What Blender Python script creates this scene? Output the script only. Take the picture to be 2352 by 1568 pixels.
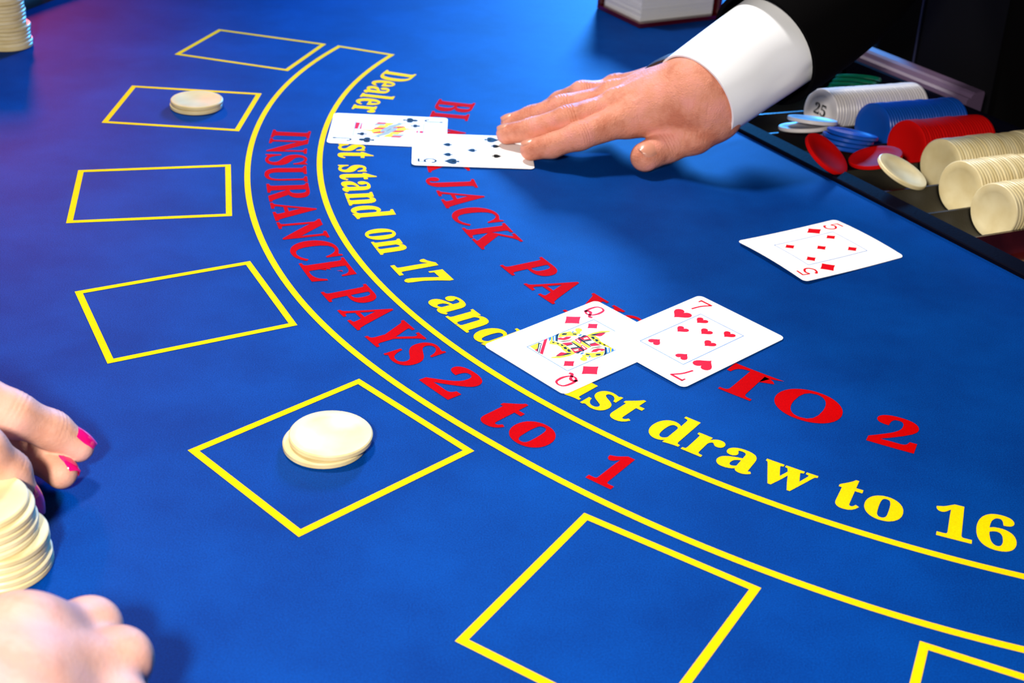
import bpy, bmesh, math, random
import numpy as np
from mathutils import Vector, Matrix
from mathutils.geometry import tessellate_polygon

random.seed(7)
rng = np.random.default_rng(7)
scene = bpy.context.scene
for o in list(bpy.data.objects):
    bpy.data.objects.remove(o, do_unlink=True)
COL = scene.collection

# ------------------------------------------------------------------ camera
# metres; the felt is the plane z = 0, the camera stands above (0, 0)
FPX, PITCH, ROLL, CAMH = 2972.18, 0.517892, 0.0661873, 0.3517409
W0, H0 = 2352, 1568
_cp, _sp, _cr, _sr = math.cos(PITCH), math.sin(PITCH), math.cos(ROLL), math.sin(ROLL)
FW = Vector((0, _cp, -_sp))
_r0, _u0 = Vector((1, 0, 0)), Vector((0, _sp, _cp))
RT = _cr*_r0 + _sr*_u0
UP = -_sr*_r0 + _cr*_u0
CAM = Vector((0, 0, CAMH))
cam_data = bpy.data.cameras.new('camera')
cam = bpy.data.objects.new('camera', cam_data)
COL.objects.link(cam)
cam.matrix_world = Matrix((
    (RT.x, UP.x, -FW.x, CAM.x), (RT.y, UP.y, -FW.y, CAM.y), (RT.z, UP.z, -FW.z, CAM.z), (0, 0, 0, 1)))
cam_data.sensor_fit = 'HORIZONTAL'
cam_data.sensor_width = 36.0
cam_data.lens = 36.0*FPX/W0
cam_data.clip_start = 0.02
cam_data.clip_end = 60
cam_data.dof.use_dof = True
cam_data.dof.focus_distance = 0.70
cam_data.dof.aperture_fstop = 15.0
scene.camera = cam

# ------------------------------------------------------------------ world, lamps, exposure
scene.view_settings.view_transform = 'Standard'
scene.view_settings.look = 'None'
scene.view_settings.gamma = 1.0
scene.view_settings.use_curve_mapping = False
scene.view_settings.exposure = 0.0
world = bpy.data.worlds.new('world')
scene.world = world
world.use_nodes = True
bg = world.node_tree.nodes['Background']
bg.inputs[0].default_value = (0.10, 0.16, 0.42, 1)
bg.inputs[1].default_value = 0.10

def area(name, loc, target, size, power, color, size_y=None, spread=None):
    d = bpy.data.lights.new(name, 'AREA')
    d.energy = power; d.color = color; d.size = size
    if size_y:
        d.shape = 'RECTANGLE'; d.size_y = size_y
    if spread: d.spread = spread
    o = bpy.data.objects.new(name, d)
    COL.objects.link(o)
    o.location = loc
    o.rotation_euler = (Vector(target)-Vector(loc)).to_track_quat('-Z', 'Y').to_euler()
    return o

def spot(name, loc, target, angle, blend, power, color, radius=0.03):
    d = bpy.data.lights.new(name, 'SPOT')
    d.energy = power; d.color = color; d.spot_size = math.radians(angle); d.spot_blend = blend
    d.shadow_soft_size = radius
    o = bpy.data.objects.new(name, d)
    COL.objects.link(o)
    o.location = loc
    o.rotation_euler = (Vector(target)-Vector(loc)).to_track_quat('-Z', 'Y').to_euler()
    return o

spot('table_lamp', (-0.45, 1.40, 1.35), (0.24, 0.56, 0), 66, 1.0, 115.0, (1.0, 0.96, 0.91), 0.10)
area('camera_flash', (-0.15, -0.14, 0.50), (0.0, 0.75, 0), 0.08, 12.0, (1.0, 0.93, 0.82))
spot('blue_back_lamp', (0.30, 3.2, 0.80), (-0.01, 1.40, 0), 27, 1.0, 880.0, (0.05, 0.36, 1.0), 0.22)  # blue back light, aimed at the far felt for its glare
spot('pink_tint_light', (-1.25, 2.9, 0.75), (-0.63, 1.02, 0), 17, 1.0, 250.0, (1.0, 0.08, 0.14), 0.2)  # added pink light, gives the far left felt its purple tint

# ------------------------------------------------------------------ helpers
def at(px, py, z=0.0):
    """the point at height z that the photograph shows at pixel (px, py)"""
    d = FW*FPX + RT*(px-W0/2) - UP*(py-H0/2)
    t = (z-CAMH)/d.z
    return CAM + d*t

def pixel(p):
    v = Vector(p)-CAM
    return (W0/2 + FPX*v.dot(RT)/v.dot(FW), H0/2 - FPX*v.dot(UP)/v.dot(FW))

def tag(o, label=None, cat=None, group=None, kind=None):
    if label: o['label'] = label
    if cat: o['category'] = cat
    if group: o['group'] = group
    if kind: o['kind'] = kind
    return o

def link(name, mesh, parent=None, loc=None, rot=None):
    o = bpy.data.objects.new(name, mesh)
    COL.objects.link(o)
    if parent is not None: o.parent = parent
    if loc is not None: o.location = loc
    if rot is not None: o.rotation_euler = rot
    return o

def empty(name, loc=(0, 0, 0)):
    o = bpy.data.objects.new(name, None)
    o.empty_display_size = 0.02
    COL.objects.link(o)
    o.location = loc
    return o

def mesh_of(name, verts, faces, mat=None, smooth=False):
    me = bpy.data.meshes.new(name)
    me.from_pydata([tuple(v) for v in verts], [], [tuple(f) for f in faces])
    if mat is not None:
        for m in (mat if isinstance(mat, (list, tuple)) else [mat]): me.materials.append(m)
    me.update()
    if smooth:
        me.polygons.foreach_set('use_smooth', [True]*len(me.polygons))
    return me

def set_parent(o, root):
    """parent, keeping the mesh's world coordinates (root is only translated)"""
    o.parent = root
    o.location = Vector(o.location) - Vector(root.location)
    return o

def autosmooth(me, deg=40):
    bm = bmesh.new(); bm.from_mesh(me)
    for e in bm.edges:
        if len(e.link_faces) == 2 and e.calc_face_angle(0) > math.radians(deg): e.smooth = False
    bm.to_mesh(me); bm.free()
    me.polygons.foreach_set('use_smooth', [True]*len(me.polygons))
    return me

def box(verts, faces, lo, hi):
    n = len(verts)
    for z in (lo[2], hi[2]):
        for x, y in ((lo[0], lo[1]), (hi[0], lo[1]), (hi[0], hi[1]), (lo[0], hi[1])):
            verts.append((x, y, z))
    faces += [[n+3, n+2, n+1, n], [n+4, n+5, n+6, n+7], [n, n+1, n+5, n+4], [n+1, n+2, n+6, n+5], [n+2, n+3, n+7, n+6], [n+3, n, n+4, n+7]]

def lathe(profile, n=48):
    """profile: (r, z) pairs from the bottom axis point to the top axis point"""
    V, F = [], []
    idx = []
    for r, z in profile:
        if r < 1e-9:
            idx.append([len(V)]); V.append((0, 0, z))
        else:
            row = []
            for k in range(n):
                a = 2*math.pi*k/n
                row.append(len(V)); V.append((r*math.cos(a), r*math.sin(a), z))
            idx.append(row)
    for a, b in zip(idx, idx[1:]):
        for k in range(n):
            k2 = (k+1) % n
            if len(a) == 1 and len(b) == 1: continue
            if len(a) == 1: F.append((a[0], b[k2], b[k]))
            elif len(b) == 1: F.append((a[k], a[k2], b[0]))
            else: F.append((a[k], a[k2], b[k2], b[k]))
    return V, F

# ------------------------------------------------------------------ materials
def mat(name, color, rough=0.5, **kw):
    m = bpy.data.materials.new(name)
    m.use_nodes = True
    nt = m.node_tree
    b = nt.nodes['Principled BSDF']
    b.inputs['Base Color'].default_value = (*color, 1)
    b.inputs['Roughness'].default_value = rough
    for k, v in kw.items():
        key = k.replace('_', ' ')
        names = {'specular': 'Specular IOR Level', 'sheen': 'Sheen Weight', 'sheen rough': 'Sheen Roughness', 'transmission': 'Transmission Weight',
                 'coat': 'Coat Weight', 'sss': 'Subsurface Weight', 'sss scale': 'Subsurface Scale', 'ior': 'IOR', 'metallic': 'Metallic'}
        if key == 'sheen tint': b.inputs['Sheen Tint'].default_value = (*v, 1)
        elif key == 'sss radius': b.inputs['Subsurface Radius'].default_value = v
        else: b.inputs[names[key]].default_value = v
    return m

def nodes(m):
    nt = m.node_tree
    return nt, nt.nodes['Principled BSDF']

def noise_color(m, c1, c2, scale, detail=4, lo=0.35, hi=0.65):
    nt, b = nodes(m)
    tc = nt.nodes.new('ShaderNodeTexCoord')
    n = nt.nodes.new('ShaderNodeTexNoise'); n.inputs['Scale'].default_value = scale; n.inputs['Detail'].default_value = detail
    r = nt.nodes.new('ShaderNodeValToRGB')
    r.color_ramp.elements[0].position = lo; r.color_ramp.elements[1].position = hi
    r.color_ramp.elements[0].color = (*c1, 1); r.color_ramp.elements[1].color = (*c2, 1)
    nt.links.new(tc.outputs['Object'], n.inputs['Vector'])
    nt.links.new(n.outputs['Fac'], r.inputs['Fac'])
    nt.links.new(r.outputs['Color'], b.inputs['Base Color'])
    return r

def bump(m, scale, strength, dist=0.0005, detail=3):
    nt, b = nodes(m)
    tc = nt.nodes.new('ShaderNodeTexCoord')
    n = nt.nodes.new('ShaderNodeTexNoise'); n.inputs['Scale'].default_value = scale; n.inputs['Detail'].default_value = detail
    bp = nt.nodes.new('ShaderNodeBump'); bp.inputs['Strength'].default_value = strength; bp.inputs['Distance'].default_value = dist
    nt.links.new(tc.outputs['Object'], n.inputs['Vector'])
    nt.links.new(n.outputs['Fac'], bp.inputs['Height'])
    nt.links.new(bp.outputs['Normal'], b.inputs['Normal'])

def felt_material(name, c1, c2, spec=0.035, rough=0.6):
    """napped baize: broad worn cloudiness, fine fibre speckle, soft grazing sheen"""
    m = mat(name, c1, rough, specular=spec)
    nt, b = nodes(m)
    tc = nt.nodes.new('ShaderNodeTexCoord')
    n1 = nt.nodes.new('ShaderNodeTexNoise'); n1.inputs['Scale'].default_value = 16; n1.inputs['Detail'].default_value = 6; n1.inputs['Roughness'].default_value = 0.6
    n2 = nt.nodes.new('ShaderNodeTexNoise'); n2.inputs['Scale'].default_value = 1500; n2.inputs['Detail'].default_value = 3
    add = nt.nodes.new('ShaderNodeMath'); add.operation = 'MULTIPLY_ADD'; add.inputs[1].default_value = 0.75; add.inputs[2].default_value = -0.125
    mix = nt.nodes.new('ShaderNodeMath'); mix.operation = 'MULTIPLY_ADD'; mix.inputs[1].default_value = 0.5
    ramp = nt.nodes.new('ShaderNodeValToRGB')
    ramp.color_ramp.elements[0].position = 0.36; ramp.color_ramp.elements[1].position = 0.66
    ramp.color_ramp.elements[0].color = (*c1, 1); ramp.color_ramp.elements[1].color = (*c2, 1)
    bp = nt.nodes.new('ShaderNodeBump'); bp.inputs['Strength'].default_value = 0.2; bp.inputs['Distance'].default_value = 0.0005
    for n in (n1, n2): nt.links.new(tc.outputs['Object'], n.inputs['Vector'])
    nt.links.new(n2.outputs['Fac'], add.inputs[0])
    nt.links.new(n1.outputs['Fac'], mix.inputs[0]); nt.links.new(add.outputs[0], mix.inputs[2])
    nt.links.new(mix.outputs[0], ramp.inputs['Fac'])
    nt.links.new(ramp.outputs['Color'], b.inputs['Base Color'])
    nt.links.new(n2.outputs['Fac'], bp.inputs['Height'])
    nt.links.new(bp.outputs['Normal'], b.inputs['Normal'])
    return m

M = {}
M['felt'] = felt_material('blue_baize', (0.0, 0.024, 0.160), (0.0, 0.050, 0.275))
M['yellow_print'] = felt_material('yellow_felt_print', (0.84, 0.48, 0.0), (0.94, 0.60, 0.0), 0.03, 0.9)
M['red_print'] = felt_material('red_felt_print', (0.42, 0.0, 0.0), (0.54, 0.0, 0.0), 0.02, 0.9)
M['card'] = mat('white_card_stock', (0.93, 0.94, 0.95), 0.7, specular=0.08)
M['card_red'] = mat('card_red_ink', (0.66, 0.0, 0.008), 0.7, specular=0.08)
M['card_black'] = mat('card_black_ink', (0.008, 0.010, 0.012), 0.7, specular=0.08)
M['card_line'] = mat('card_blue_line_ink', (0.05, 0.20, 0.60), 0.7, specular=0.08)
INK = {'yellow': mat('card_yellow_ink', (0.95, 0.78, 0.0), 0.7, specular=0.08), 'red': M['card_red'], 'black': M['card_black'],
       'blue': mat('card_blue_ink', (0.03, 0.18, 0.62), 0.7, specular=0.08), 'cream': mat('card_cream_ink', (0.93, 0.88, 0.42), 0.7, specular=0.08),
       'white': M['card'], 'pale': mat('card_pale_blue_ink', (0.55, 0.75, 0.93), 0.7, specular=0.08), 'grey': mat('card_grey_ink', (0.33, 0.37, 0.33), 0.7, specular=0.08)}
M['cream_chip'] = mat('cream_plastic', (0.80, 0.70, 0.42), 0.38); bump(M['cream_chip'], 220, 0.12, 0.0003)
noise_color(M['cream_chip'], (0.72, 0.60, 0.33), (0.82, 0.72, 0.45), 60)
nt, b = nodes(M['cream_chip'])
info = nt.nodes.new('ShaderNodeObjectInfo'); mixc = nt.nodes.new('ShaderNodeMixRGB'); mixc.blend_type = 'MULTIPLY'
rmp = nt.nodes.new('ShaderNodeValToRGB'); rmp.color_ramp.elements[0].color = (0.86, 0.82, 0.70, 1); rmp.color_ramp.elements[1].color = (1.0, 1.0, 1.0, 1)
src = b.inputs['Base Color'].links[0].from_socket
nt.links.new(info.outputs['Random'], rmp.inputs['Fac']); nt.links.new(src, mixc.inputs[1]); nt.links.new(rmp.outputs['Color'], mixc.inputs[2])
mixc.inputs[0].default_value = 1.0; nt.links.new(mixc.outputs[0], b.inputs['Base Color'])
M['red_chip'] = mat('red_translucent_plastic', (0.58, 0.003, 0.003), 0.68, sss=0.25, sss_scale=0.004, sss_radius=(1, 0.1, 0.1), specular=0.04)
M['blue_chip'] = mat('blue_translucent_plastic', (0.004, 0.07, 0.42), 0.26, sss=0.15, sss_scale=0.004, sss_radius=(0.1, 0.3, 1), specular=0.4)
M['green_chip'] = mat('green_translucent_plastic', (0.001, 0.11, 0.05), 0.22, coat=0.2)
M['clear_chip'] = mat('frosted_white_plastic', (0.66, 0.62, 0.62), 0.32, sss=0.3, sss_scale=0.004, sss_radius=(1, 1, 1), specular=0.4)
M['tray'] = mat('black_tray_plastic', (0.006, 0.0055, 0.005), 0.36, specular=0.35); bump(M['tray'], 700, 0.25, 0.0004)
M['tray_rim'] = mat('dark_blue_tray_rim', (0.002, 0.002, 0.007), 0.7, specular=0.02); bump(M['tray_rim'], 500, 0.5, 0.0005)
M['mahogany'] = mat('red_lacquer', (0.04, 0.003, 0.003), 0.2, coat=0.5)
noise_color(M['mahogany'], (0.030, 0.002, 0.002), (0.055, 0.004, 0.004), 40)
M['lilac_ledge'] = mat('lilac_grey_ledge', (0.12, 0.075, 0.14), 0.45); bump(M['lilac_ledge'], 600, 0.4, 0.0004)
M['maroon_leather'] = mat('maroon_leather', (0.030, 0.004, 0.006), 0.42); bump(M['maroon_leather'], 300, 0.3, 0.0006)
M['dark_wood'] = mat('dark_wood', (0.035, 0.012, 0.006), 0.4); noise_color(M['dark_wood'], (0.02, 0.007, 0.004), (0.05, 0.02, 0.01), 18)
M['oxblood'] = mat('dark_red_acrylic', (0.055, 0.001, 0.003), 0.22, coat=0.5)
M['card_edges'] = mat('stacked_card_edges', (0.68, 0.67, 0.66), 0.6)
M['jacket'] = mat('black_suit_cloth', (0.0016, 0.0014, 0.0016), 0.9, specular=0.04); bump(M['jacket'], 900, 0.4, 0.0004)
M['jacket_edge'] = mat('black_satin_facing', (0.0022, 0.0020, 0.0032), 0.6, specular=0.1)
M['edge_highlight'] = mat('painted_edge_highlight', (0.02, 0.022, 0.06), 0.4)  # lighter blue than the jacket: light on its edge put into the colour
M['trousers'] = mat('dark_navy_cloth', (0.006, 0.007, 0.014), 0.9)
M['shirt'] = mat('white_cotton', (0.90, 0.91, 0.94), 0.75, sheen=0.1); bump(M['shirt'], 1600, 0.25, 0.0003)
M['strap'] = mat('dark_brown_leather', (0.020, 0.010, 0.008), 0.5)
M['carpet'] = mat('dark_carpet', (0.012, 0.008, 0.014), 0.95); noise_color(M['carpet'], (0.008, 0.006, 0.012), (0.02, 0.010, 0.016), 30)
M['wall'] = mat('dark_panelling', (0.010, 0.008, 0.016), 0.7); noise_color(M['wall'], (0.006, 0.005, 0.012), (0.014, 0.010, 0.02), 5)

def skin(name, c1, c2, c3, relief=0.35):
    """mottled skin: broad flush, fine freckling, creased relief"""
    m = mat(name, c1, 0.56, sss=0.10, sss_scale=0.004, sss_radius=(1.0, 0.35, 0.2), specular=0.22)
    nt, b = nodes(m)
    tc = nt.nodes.new('ShaderNodeTexCoord')
    n1 = nt.nodes.new('ShaderNodeTexNoise'); n1.inputs['Scale'].default_value = 48; n1.inputs['Detail'].default_value = 3
    n2 = nt.nodes.new('ShaderNodeTexNoise'); n2.inputs['Scale'].default_value = 420; n2.inputs['Detail'].default_value = 4
    r = nt.nodes.new('ShaderNodeValToRGB')
    r.color_ramp.elements[0].position = 0.36; r.color_ramp.elements[0].color = (*c1, 1)
    r.color_ramp.elements[1].position = 0.66; r.color_ramp.elements[1].color = (*c3, 1)
    e = r.color_ramp.elements.new(0.5); e.color = (*c2, 1)
    mx = nt.nodes.new('ShaderNodeMath'); mx.operation = 'MULTIPLY_ADD'; mx.inputs[1].default_value = 0.18
    nt.links.new(tc.outputs['Object'], n1.inputs['Vector']); nt.links.new(tc.outputs['Object'], n2.inputs['Vector'])
    sh = nt.nodes.new('ShaderNodeMath'); sh.operation = 'SUBTRACT'; sh.inputs[1].default_value = 0.09
    nt.links.new(n2.outputs['Fac'], mx.inputs[0]); nt.links.new(n1.outputs['Fac'], mx.inputs[2]); nt.links.new(mx.outputs[0], sh.inputs[0])
    nt.links.new(sh.outputs[0], r.inputs['Fac']); nt.links.new(r.outputs['Color'], b.inputs['Base Color'])
    v = nt.nodes.new('ShaderNodeTexVoronoi'); v.feature = 'DISTANCE_TO_EDGE'; v.inputs['Scale'].default_value = 520
    n3 = nt.nodes.new('ShaderNodeTexNoise'); n3.inputs['Scale'].default_value = 130; n3.inputs['Detail'].default_value = 5
    ad = nt.nodes.new('ShaderNodeMath'); ad.operation = 'MULTIPLY_ADD'; ad.inputs[1].default_value = 2.2
    bp = nt.nodes.new('ShaderNodeBump'); bp.inputs['Strength'].default_value = relief; bp.inputs['Distance'].default_value = 0.0009
    nt.links.new(tc.outputs['Object'], v.inputs['Vector']); nt.links.new(tc.outputs['Object'], n3.inputs['Vector'])
    nt.links.new(n3.outputs['Fac'], ad.inputs[0]); nt.links.new(v.outputs['Distance'], ad.inputs[2])
    nt.links.new(ad.outputs[0], bp.inputs['Height']); nt.links.new(bp.outputs['Normal'], b.inputs['Normal'])
    return m
M['dealer_skin'] = skin('dealer_skin', (0.54, 0.18, 0.105), (0.66, 0.265, 0.17), (0.72, 0.29, 0.23), 0.5)
M['player_skin'] = skin('player_skin', (0.62, 0.30, 0.20), (0.68, 0.36, 0.26), (0.72, 0.38, 0.30), 0.14)
M['dealer_nail'] = mat('natural_nail', (0.62, 0.27, 0.18), 0.3)
M['pink_nail'] = mat('hot_pink_nail_varnish', (0.78, 0.004, 0.16), 0.12, coat=0.8)

GLYPHS={'I':[[20,0,20,26,43,29,63,34,79,40,91,48,100,58,107,72,111,90,112,112,112,267,112,421,112,576,111,597,108,614,102,627,94,636,83,643,66,648,46,651,20,653,20,678,192,678,364,678,364,653,340,651,319,648,303,643,292,636,283,627,277,614,273,597,272,576,272,422,272,269,272,115,279,66,289,50,306,39,366,26,366,0,193,0]],
'N':[[600,-16,490,118,379,252,269,387,159,521,159,386,159,252,159,117,160,93,163,73,169,57,176,46,188,38,203,32,223,28,248,26,248,0,137,0,27,0,27,26,58,29,80,34,96,45,106,62,111,85,113,117,113,271,113,424,113,578,54,645,27,653,27,678,130,678,233,678,349,536,466,393,582,251,582,407,582,562,580,594,575,616,565,632,549,642,493,653,493,678,603,678,714,678,714,653,690,651,671,647,656,641,645,632,638,621,632,605,629,585,628,561,628,369,628,176,628,-16]],
'S':[[64,-16,64,110,64,235,93,235,107,184,123,140,143,104,166,74,192,51,222,35,256,25,293,22,320,24,344,30,365,40,382,54,397,70,407,89,413,110,415,133,410,164,395,192,370,217,335,238,242,284,201,306,167,328,138,352,114,376,97,402,84,430,77,461,74,494,76,523,81,551,89,576,100,600,114,621,131,639,150,655,172,669,195,680,220,688,247,692,275,694,342,687,420,667,434,664,446,662,467,670,477,694,505,694,505,584,505,475,480,475,472,502,462,527,451,551,437,573,422,593,406,610,388,626,370,638,350,649,330,656,310,661,289,662,265,660,243,655,224,647,208,635,195,621,186,604,180,586,178,566,180,547,185,530,193,515,204,501,219,488,236,476,257,463,281,451,377,406,406,392,431,377,454,362,472,347,488,331,502,315,513,298,521,280,527,261,531,242,534,220,535,198,533,167,527,138,518,111,504,86,488,63,468,43,444,26,418,12,389,0,357,-8,323,-13,286,-15,236,-12,187,1,146,14,126,18,112,16,103,10,91,-16]],
'U':[[369,-19,305,-15,250,-4,205,16,170,42,143,77,124,120,113,172,109,231,109,398,109,564,108,586,104,605,99,620,90,631,79,640,64,646,45,651,22,653,22,678,190,678,358,678,358,653,302,643,285,633,276,618,269,564,269,386,269,208,271,167,277,131,288,101,302,76,322,57,346,44,375,36,409,33,486,46,540,84,573,148,584,237,584,400,584,563,583,586,579,604,573,619,565,630,553,639,536,645,515,650,489,653,489,678,597,678,706,678,706,653,685,649,668,644,654,636,644,628,638,616,633,602,630,584,629,563,629,416,629,270,625,198,613,137,593,87,566,48,529,19,485,-2,431,-15]],
'R':[[23,0,23,26,47,28,67,32,82,39,93,47,101,59,107,75,110,95,111,120,111,268,111,416,111,564,110,586,106,605,101,620,92,631,81,640,66,646,47,651,24,653,24,678,174,678,323,678,393,675,454,667,505,653,547,634,579,609,602,578,616,541,621,498,611,441,583,395,535,359,469,333,556,204,643,75,674,38,690,29,712,26,715,26,715,0,609,0,504,0,402,158,300,316,271,316,271,120,272,95,276,75,281,59,289,47,300,39,316,32,336,28,360,26,360,0,191,0],[271,348,303,348,339,350,370,357,396,369,416,384,432,405,443,432,450,463,452,500,445,562,423,607,386,633,334,642,301,639,282,629,274,609,271,574,271,461]],
'A':[[-13,0,-13,27,13,32,35,45,45,56,54,70,63,89,73,111,132,257,190,402,248,548,307,694,334,693,393,552,453,411,513,270,572,129,612,51,632,33,660,27,660,0,500,0,341,0,341,27,376,30,402,37,417,50,422,68,406,121,376,197,265,197,154,197,117,105,112,88,111,72,116,52,129,38,152,30,184,27,190,27,190,0,88,0],[169,239,360,239,312,357,263,475,216,357]],
'C':[[382,-16,333,-13,288,-5,245,10,204,30,168,54,135,84,107,117,83,156,64,197,50,242,42,289,39,340,42,390,50,437,64,481,84,522,108,560,137,594,169,623,206,648,247,667,291,682,337,690,386,693,422,691,460,683,502,672,547,655,577,648,594,651,607,659,617,673,624,693,650,693,650,576,650,459,625,459,606,503,584,542,559,577,530,606,499,630,466,647,432,657,395,660,316,640,259,579,225,478,214,337,227,205,264,111,327,54,414,35,444,37,474,43,503,53,533,66,562,84,589,105,614,130,638,158,666,132,610,67,544,21,468,-7]],
'E':[[21,0,21,25,45,26,65,30,81,36,93,44,101,56,107,72,111,92,112,116,112,260,112,405,112,549,111,579,107,603,101,621,92,634,81,642,66,648,47,652,24,653,24,678,214,678,404,678,594,678,594,577,594,476,571,476,562,519,549,555,530,583,506,605,477,621,440,632,396,639,345,641,298,638,285,632,277,620,272,578,272,472,272,366,288,366,319,368,346,375,368,385,386,400,400,421,412,446,422,477,429,514,453,514,453,345,453,176,428,176,425,204,420,229,414,251,406,270,397,286,386,299,373,309,358,318,342,323,322,328,300,330,276,331,272,331,272,216,272,100,276,69,286,52,307,44,343,41,378,42,410,45,440,50,466,58,491,67,513,79,534,94,552,112,569,132,584,156,599,183,612,213,640,213,620,106,599,0,406,0,214,0]],
'P':[[23,0,23,26,47,28,67,32,82,39,93,47,101,59,107,75,110,95,111,120,111,268,111,416,111,564,110,586,106,605,101,620,92,631,81,640,66,646,47,651,24,653,24,678,171,678,318,678,377,677,428,672,468,665,500,655,524,643,546,628,564,611,580,592,593,571,602,547,607,522,609,494,605,454,593,417,574,385,546,358,511,335,468,319,418,309,360,306,271,306,271,120,272,95,276,75,281,59,289,47,300,39,316,32,336,28,360,26,360,0,191,0],[271,342,300,342,334,344,363,350,387,361,404,376,418,396,427,422,433,453,435,490,433,526,429,558,421,584,410,605,394,621,375,633,351,640,322,642,297,639,282,631,274,616,271,593,271,467]],
'Y':[[151,0,151,26,175,28,195,32,210,39,221,47,229,59,234,75,238,95,239,120,239,266,154,421,69,576,56,599,44,617,32,630,21,639,1,648,-20,652,-20,678,144,678,308,678,308,652,291,652,267,650,248,644,236,633,232,620,244,583,307,459,370,336,433,440,496,545,506,563,513,579,518,594,519,607,514,627,500,641,477,649,444,652,439,652,439,678,547,678,654,678,654,652,630,645,609,632,570,583,485,443,399,303,399,120,400,95,403,75,409,59,417,47,428,39,444,32,464,28,488,26,488,0,319,0]],
'B':[[24,0,24,26,47,28,67,32,82,39,93,48,101,60,107,76,110,97,111,122,111,264,111,407,111,549,110,569,109,587,106,602,103,614,92,633,76,644,53,651,23,653,23,678,176,678,328,678,443,668,525,639,574,590,590,522,580,466,549,422,498,389,427,368,513,343,574,306,611,257,623,196,619,152,605,113,583,80,552,52,514,29,468,13,414,3,354,0,189,0],[271,375,280,375,317,377,348,383,373,392,392,406,406,424,416,448,422,478,424,514,423,546,418,573,411,596,401,614,387,628,370,638,348,644,322,646,294,643,280,632,273,613,271,582,271,479],[330,36,360,38,385,45,406,57,422,73,433,94,441,121,446,153,448,191,446,229,439,262,428,289,412,309,392,324,365,335,333,342,294,344,271,344,271,220,271,97,274,68,284,50,301,39]],
'L':[[23,0,23,26,47,28,67,32,82,39,93,47,101,59,107,75,110,95,111,120,111,268,111,416,111,564,110,587,106,606,101,621,92,632,81,641,66,647,47,651,24,653,24,678,198,678,372,678,372,653,353,653,336,651,322,649,310,646,291,636,280,620,273,596,271,564,271,417,271,270,271,123,276,70,284,55,298,46,348,41,383,42,414,46,443,51,468,59,492,69,513,83,533,99,550,118,567,141,582,167,596,197,609,230,636,230,617,115,598,0,406,0,215,0]],
'K':[[24,0,24,26,48,28,68,32,83,39,94,47,102,59,108,75,111,95,112,120,112,268,112,416,112,564,111,586,107,605,102,620,94,632,82,640,67,647,48,651,25,653,25,678,193,678,361,678,361,653,305,643,289,633,279,618,274,595,272,564,272,456,272,348,375,452,478,556,496,576,509,593,516,609,519,623,514,636,497,646,471,651,433,653,433,678,578,678,723,678,723,653,710,653,665,646,618,624,567,588,513,537,403,424,499,306,594,187,690,69,725,37,745,29,773,26,773,0,596,0,418,0,418,26,456,27,479,31,492,40,497,51,490,70,471,98,384,208,297,318,272,295,272,120,273,95,276,75,282,59,290,47,301,39,317,32,337,28,361,26,361,0,192,0]],
'J':[[162,-97,139,-96,117,-93,96,-87,76,-80,59,-71,43,-60,29,-47,17,-33,7,-18,0,-1,-4,16,-5,34,-4,51,0,66,7,79,16,90,39,106,66,111,95,106,118,92,133,70,138,41,135,19,126,-2,114,-29,125,-52,156,-60,187,-54,206,-37,212,-24,217,-8,219,10,220,32,220,203,220,375,220,546,219,565,218,582,215,597,212,609,201,628,182,640,170,645,155,648,138,651,118,653,118,678,293,678,468,678,468,653,436,649,412,642,396,630,386,612,380,546,380,408,380,270,380,132,366,32,325,-40,257,-83]],
'T':[[137,0,137,26,162,27,183,31,199,37,212,46,220,58,227,74,231,95,232,120,232,295,232,470,232,645,222,645,185,642,151,634,122,620,97,600,76,576,60,546,49,512,43,473,16,473,16,576,16,678,214,678,413,678,611,678,611,575,611,472,586,472,568,548,531,602,475,634,400,645,392,645,392,470,392,295,392,120,393,94,397,73,403,57,412,45,424,37,440,31,462,27,488,26,488,0,312,0]],
'O':[[388,-16,352,-14,317,-9,283,-1,251,11,220,26,192,43,165,63,140,86,118,111,98,138,81,168,67,199,56,232,48,266,43,302,41,339,43,376,48,411,56,446,67,478,81,510,98,539,118,566,141,592,166,614,193,635,222,652,254,667,287,679,321,687,357,692,395,694,431,692,466,687,500,679,532,668,563,653,591,636,618,616,642,594,664,569,684,542,701,512,716,481,727,448,735,413,740,377,742,339,740,302,735,266,727,232,716,199,701,168,684,138,664,111,641,86,616,63,589,43,560,26,528,11,496,-1,461,-9,425,-14],[394,18,469,38,522,98,554,199,565,339,562,413,553,478,538,533,518,578,492,614,461,640,426,655,387,660,312,640,259,580,227,479,216,339,219,265,228,201,243,146,264,100,290,64,320,38,355,23]],
'D':[[30,0,30,26,52,28,69,31,83,37,94,44,101,54,106,69,109,88,110,111,110,260,110,408,110,557,109,584,105,606,99,623,90,634,79,643,64,648,45,652,22,653,22,678,176,678,330,678,415,673,488,656,551,629,604,590,644,541,674,483,691,416,697,339,675,191,608,85,496,21,340,0,185,0],[331,36,377,41,416,55,449,78,476,112,496,154,510,207,519,269,522,341,510,474,475,569,415,626,332,645,301,641,282,630,274,609,271,573,271,418,271,262,271,107,274,72,282,50,300,40]],
'd':[[208,-15,183,-13,159,-7,136,2,116,16,96,32,79,52,65,74,52,99,42,126,35,155,30,186,29,219,31,256,35,291,43,324,54,354,67,381,83,404,101,425,121,442,143,456,167,466,191,472,217,474,250,470,281,460,308,442,332,417,332,597,328,623,316,640,294,650,262,654,262,678,369,678,475,678,475,489,475,301,475,112,477,81,484,60,498,48,526,41,526,16,484,14,438,8,387,-1,332,-15,332,58,309,26,280,3,247,-10],[255,42,278,47,300,62,311,72,320,84,327,98,332,113,332,236,332,360,324,383,307,402,284,414,259,418,237,415,219,406,205,392,194,372,186,345,180,313,176,273,175,228,176,184,179,146,185,113,193,87,204,67,218,53,235,45]],
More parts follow.
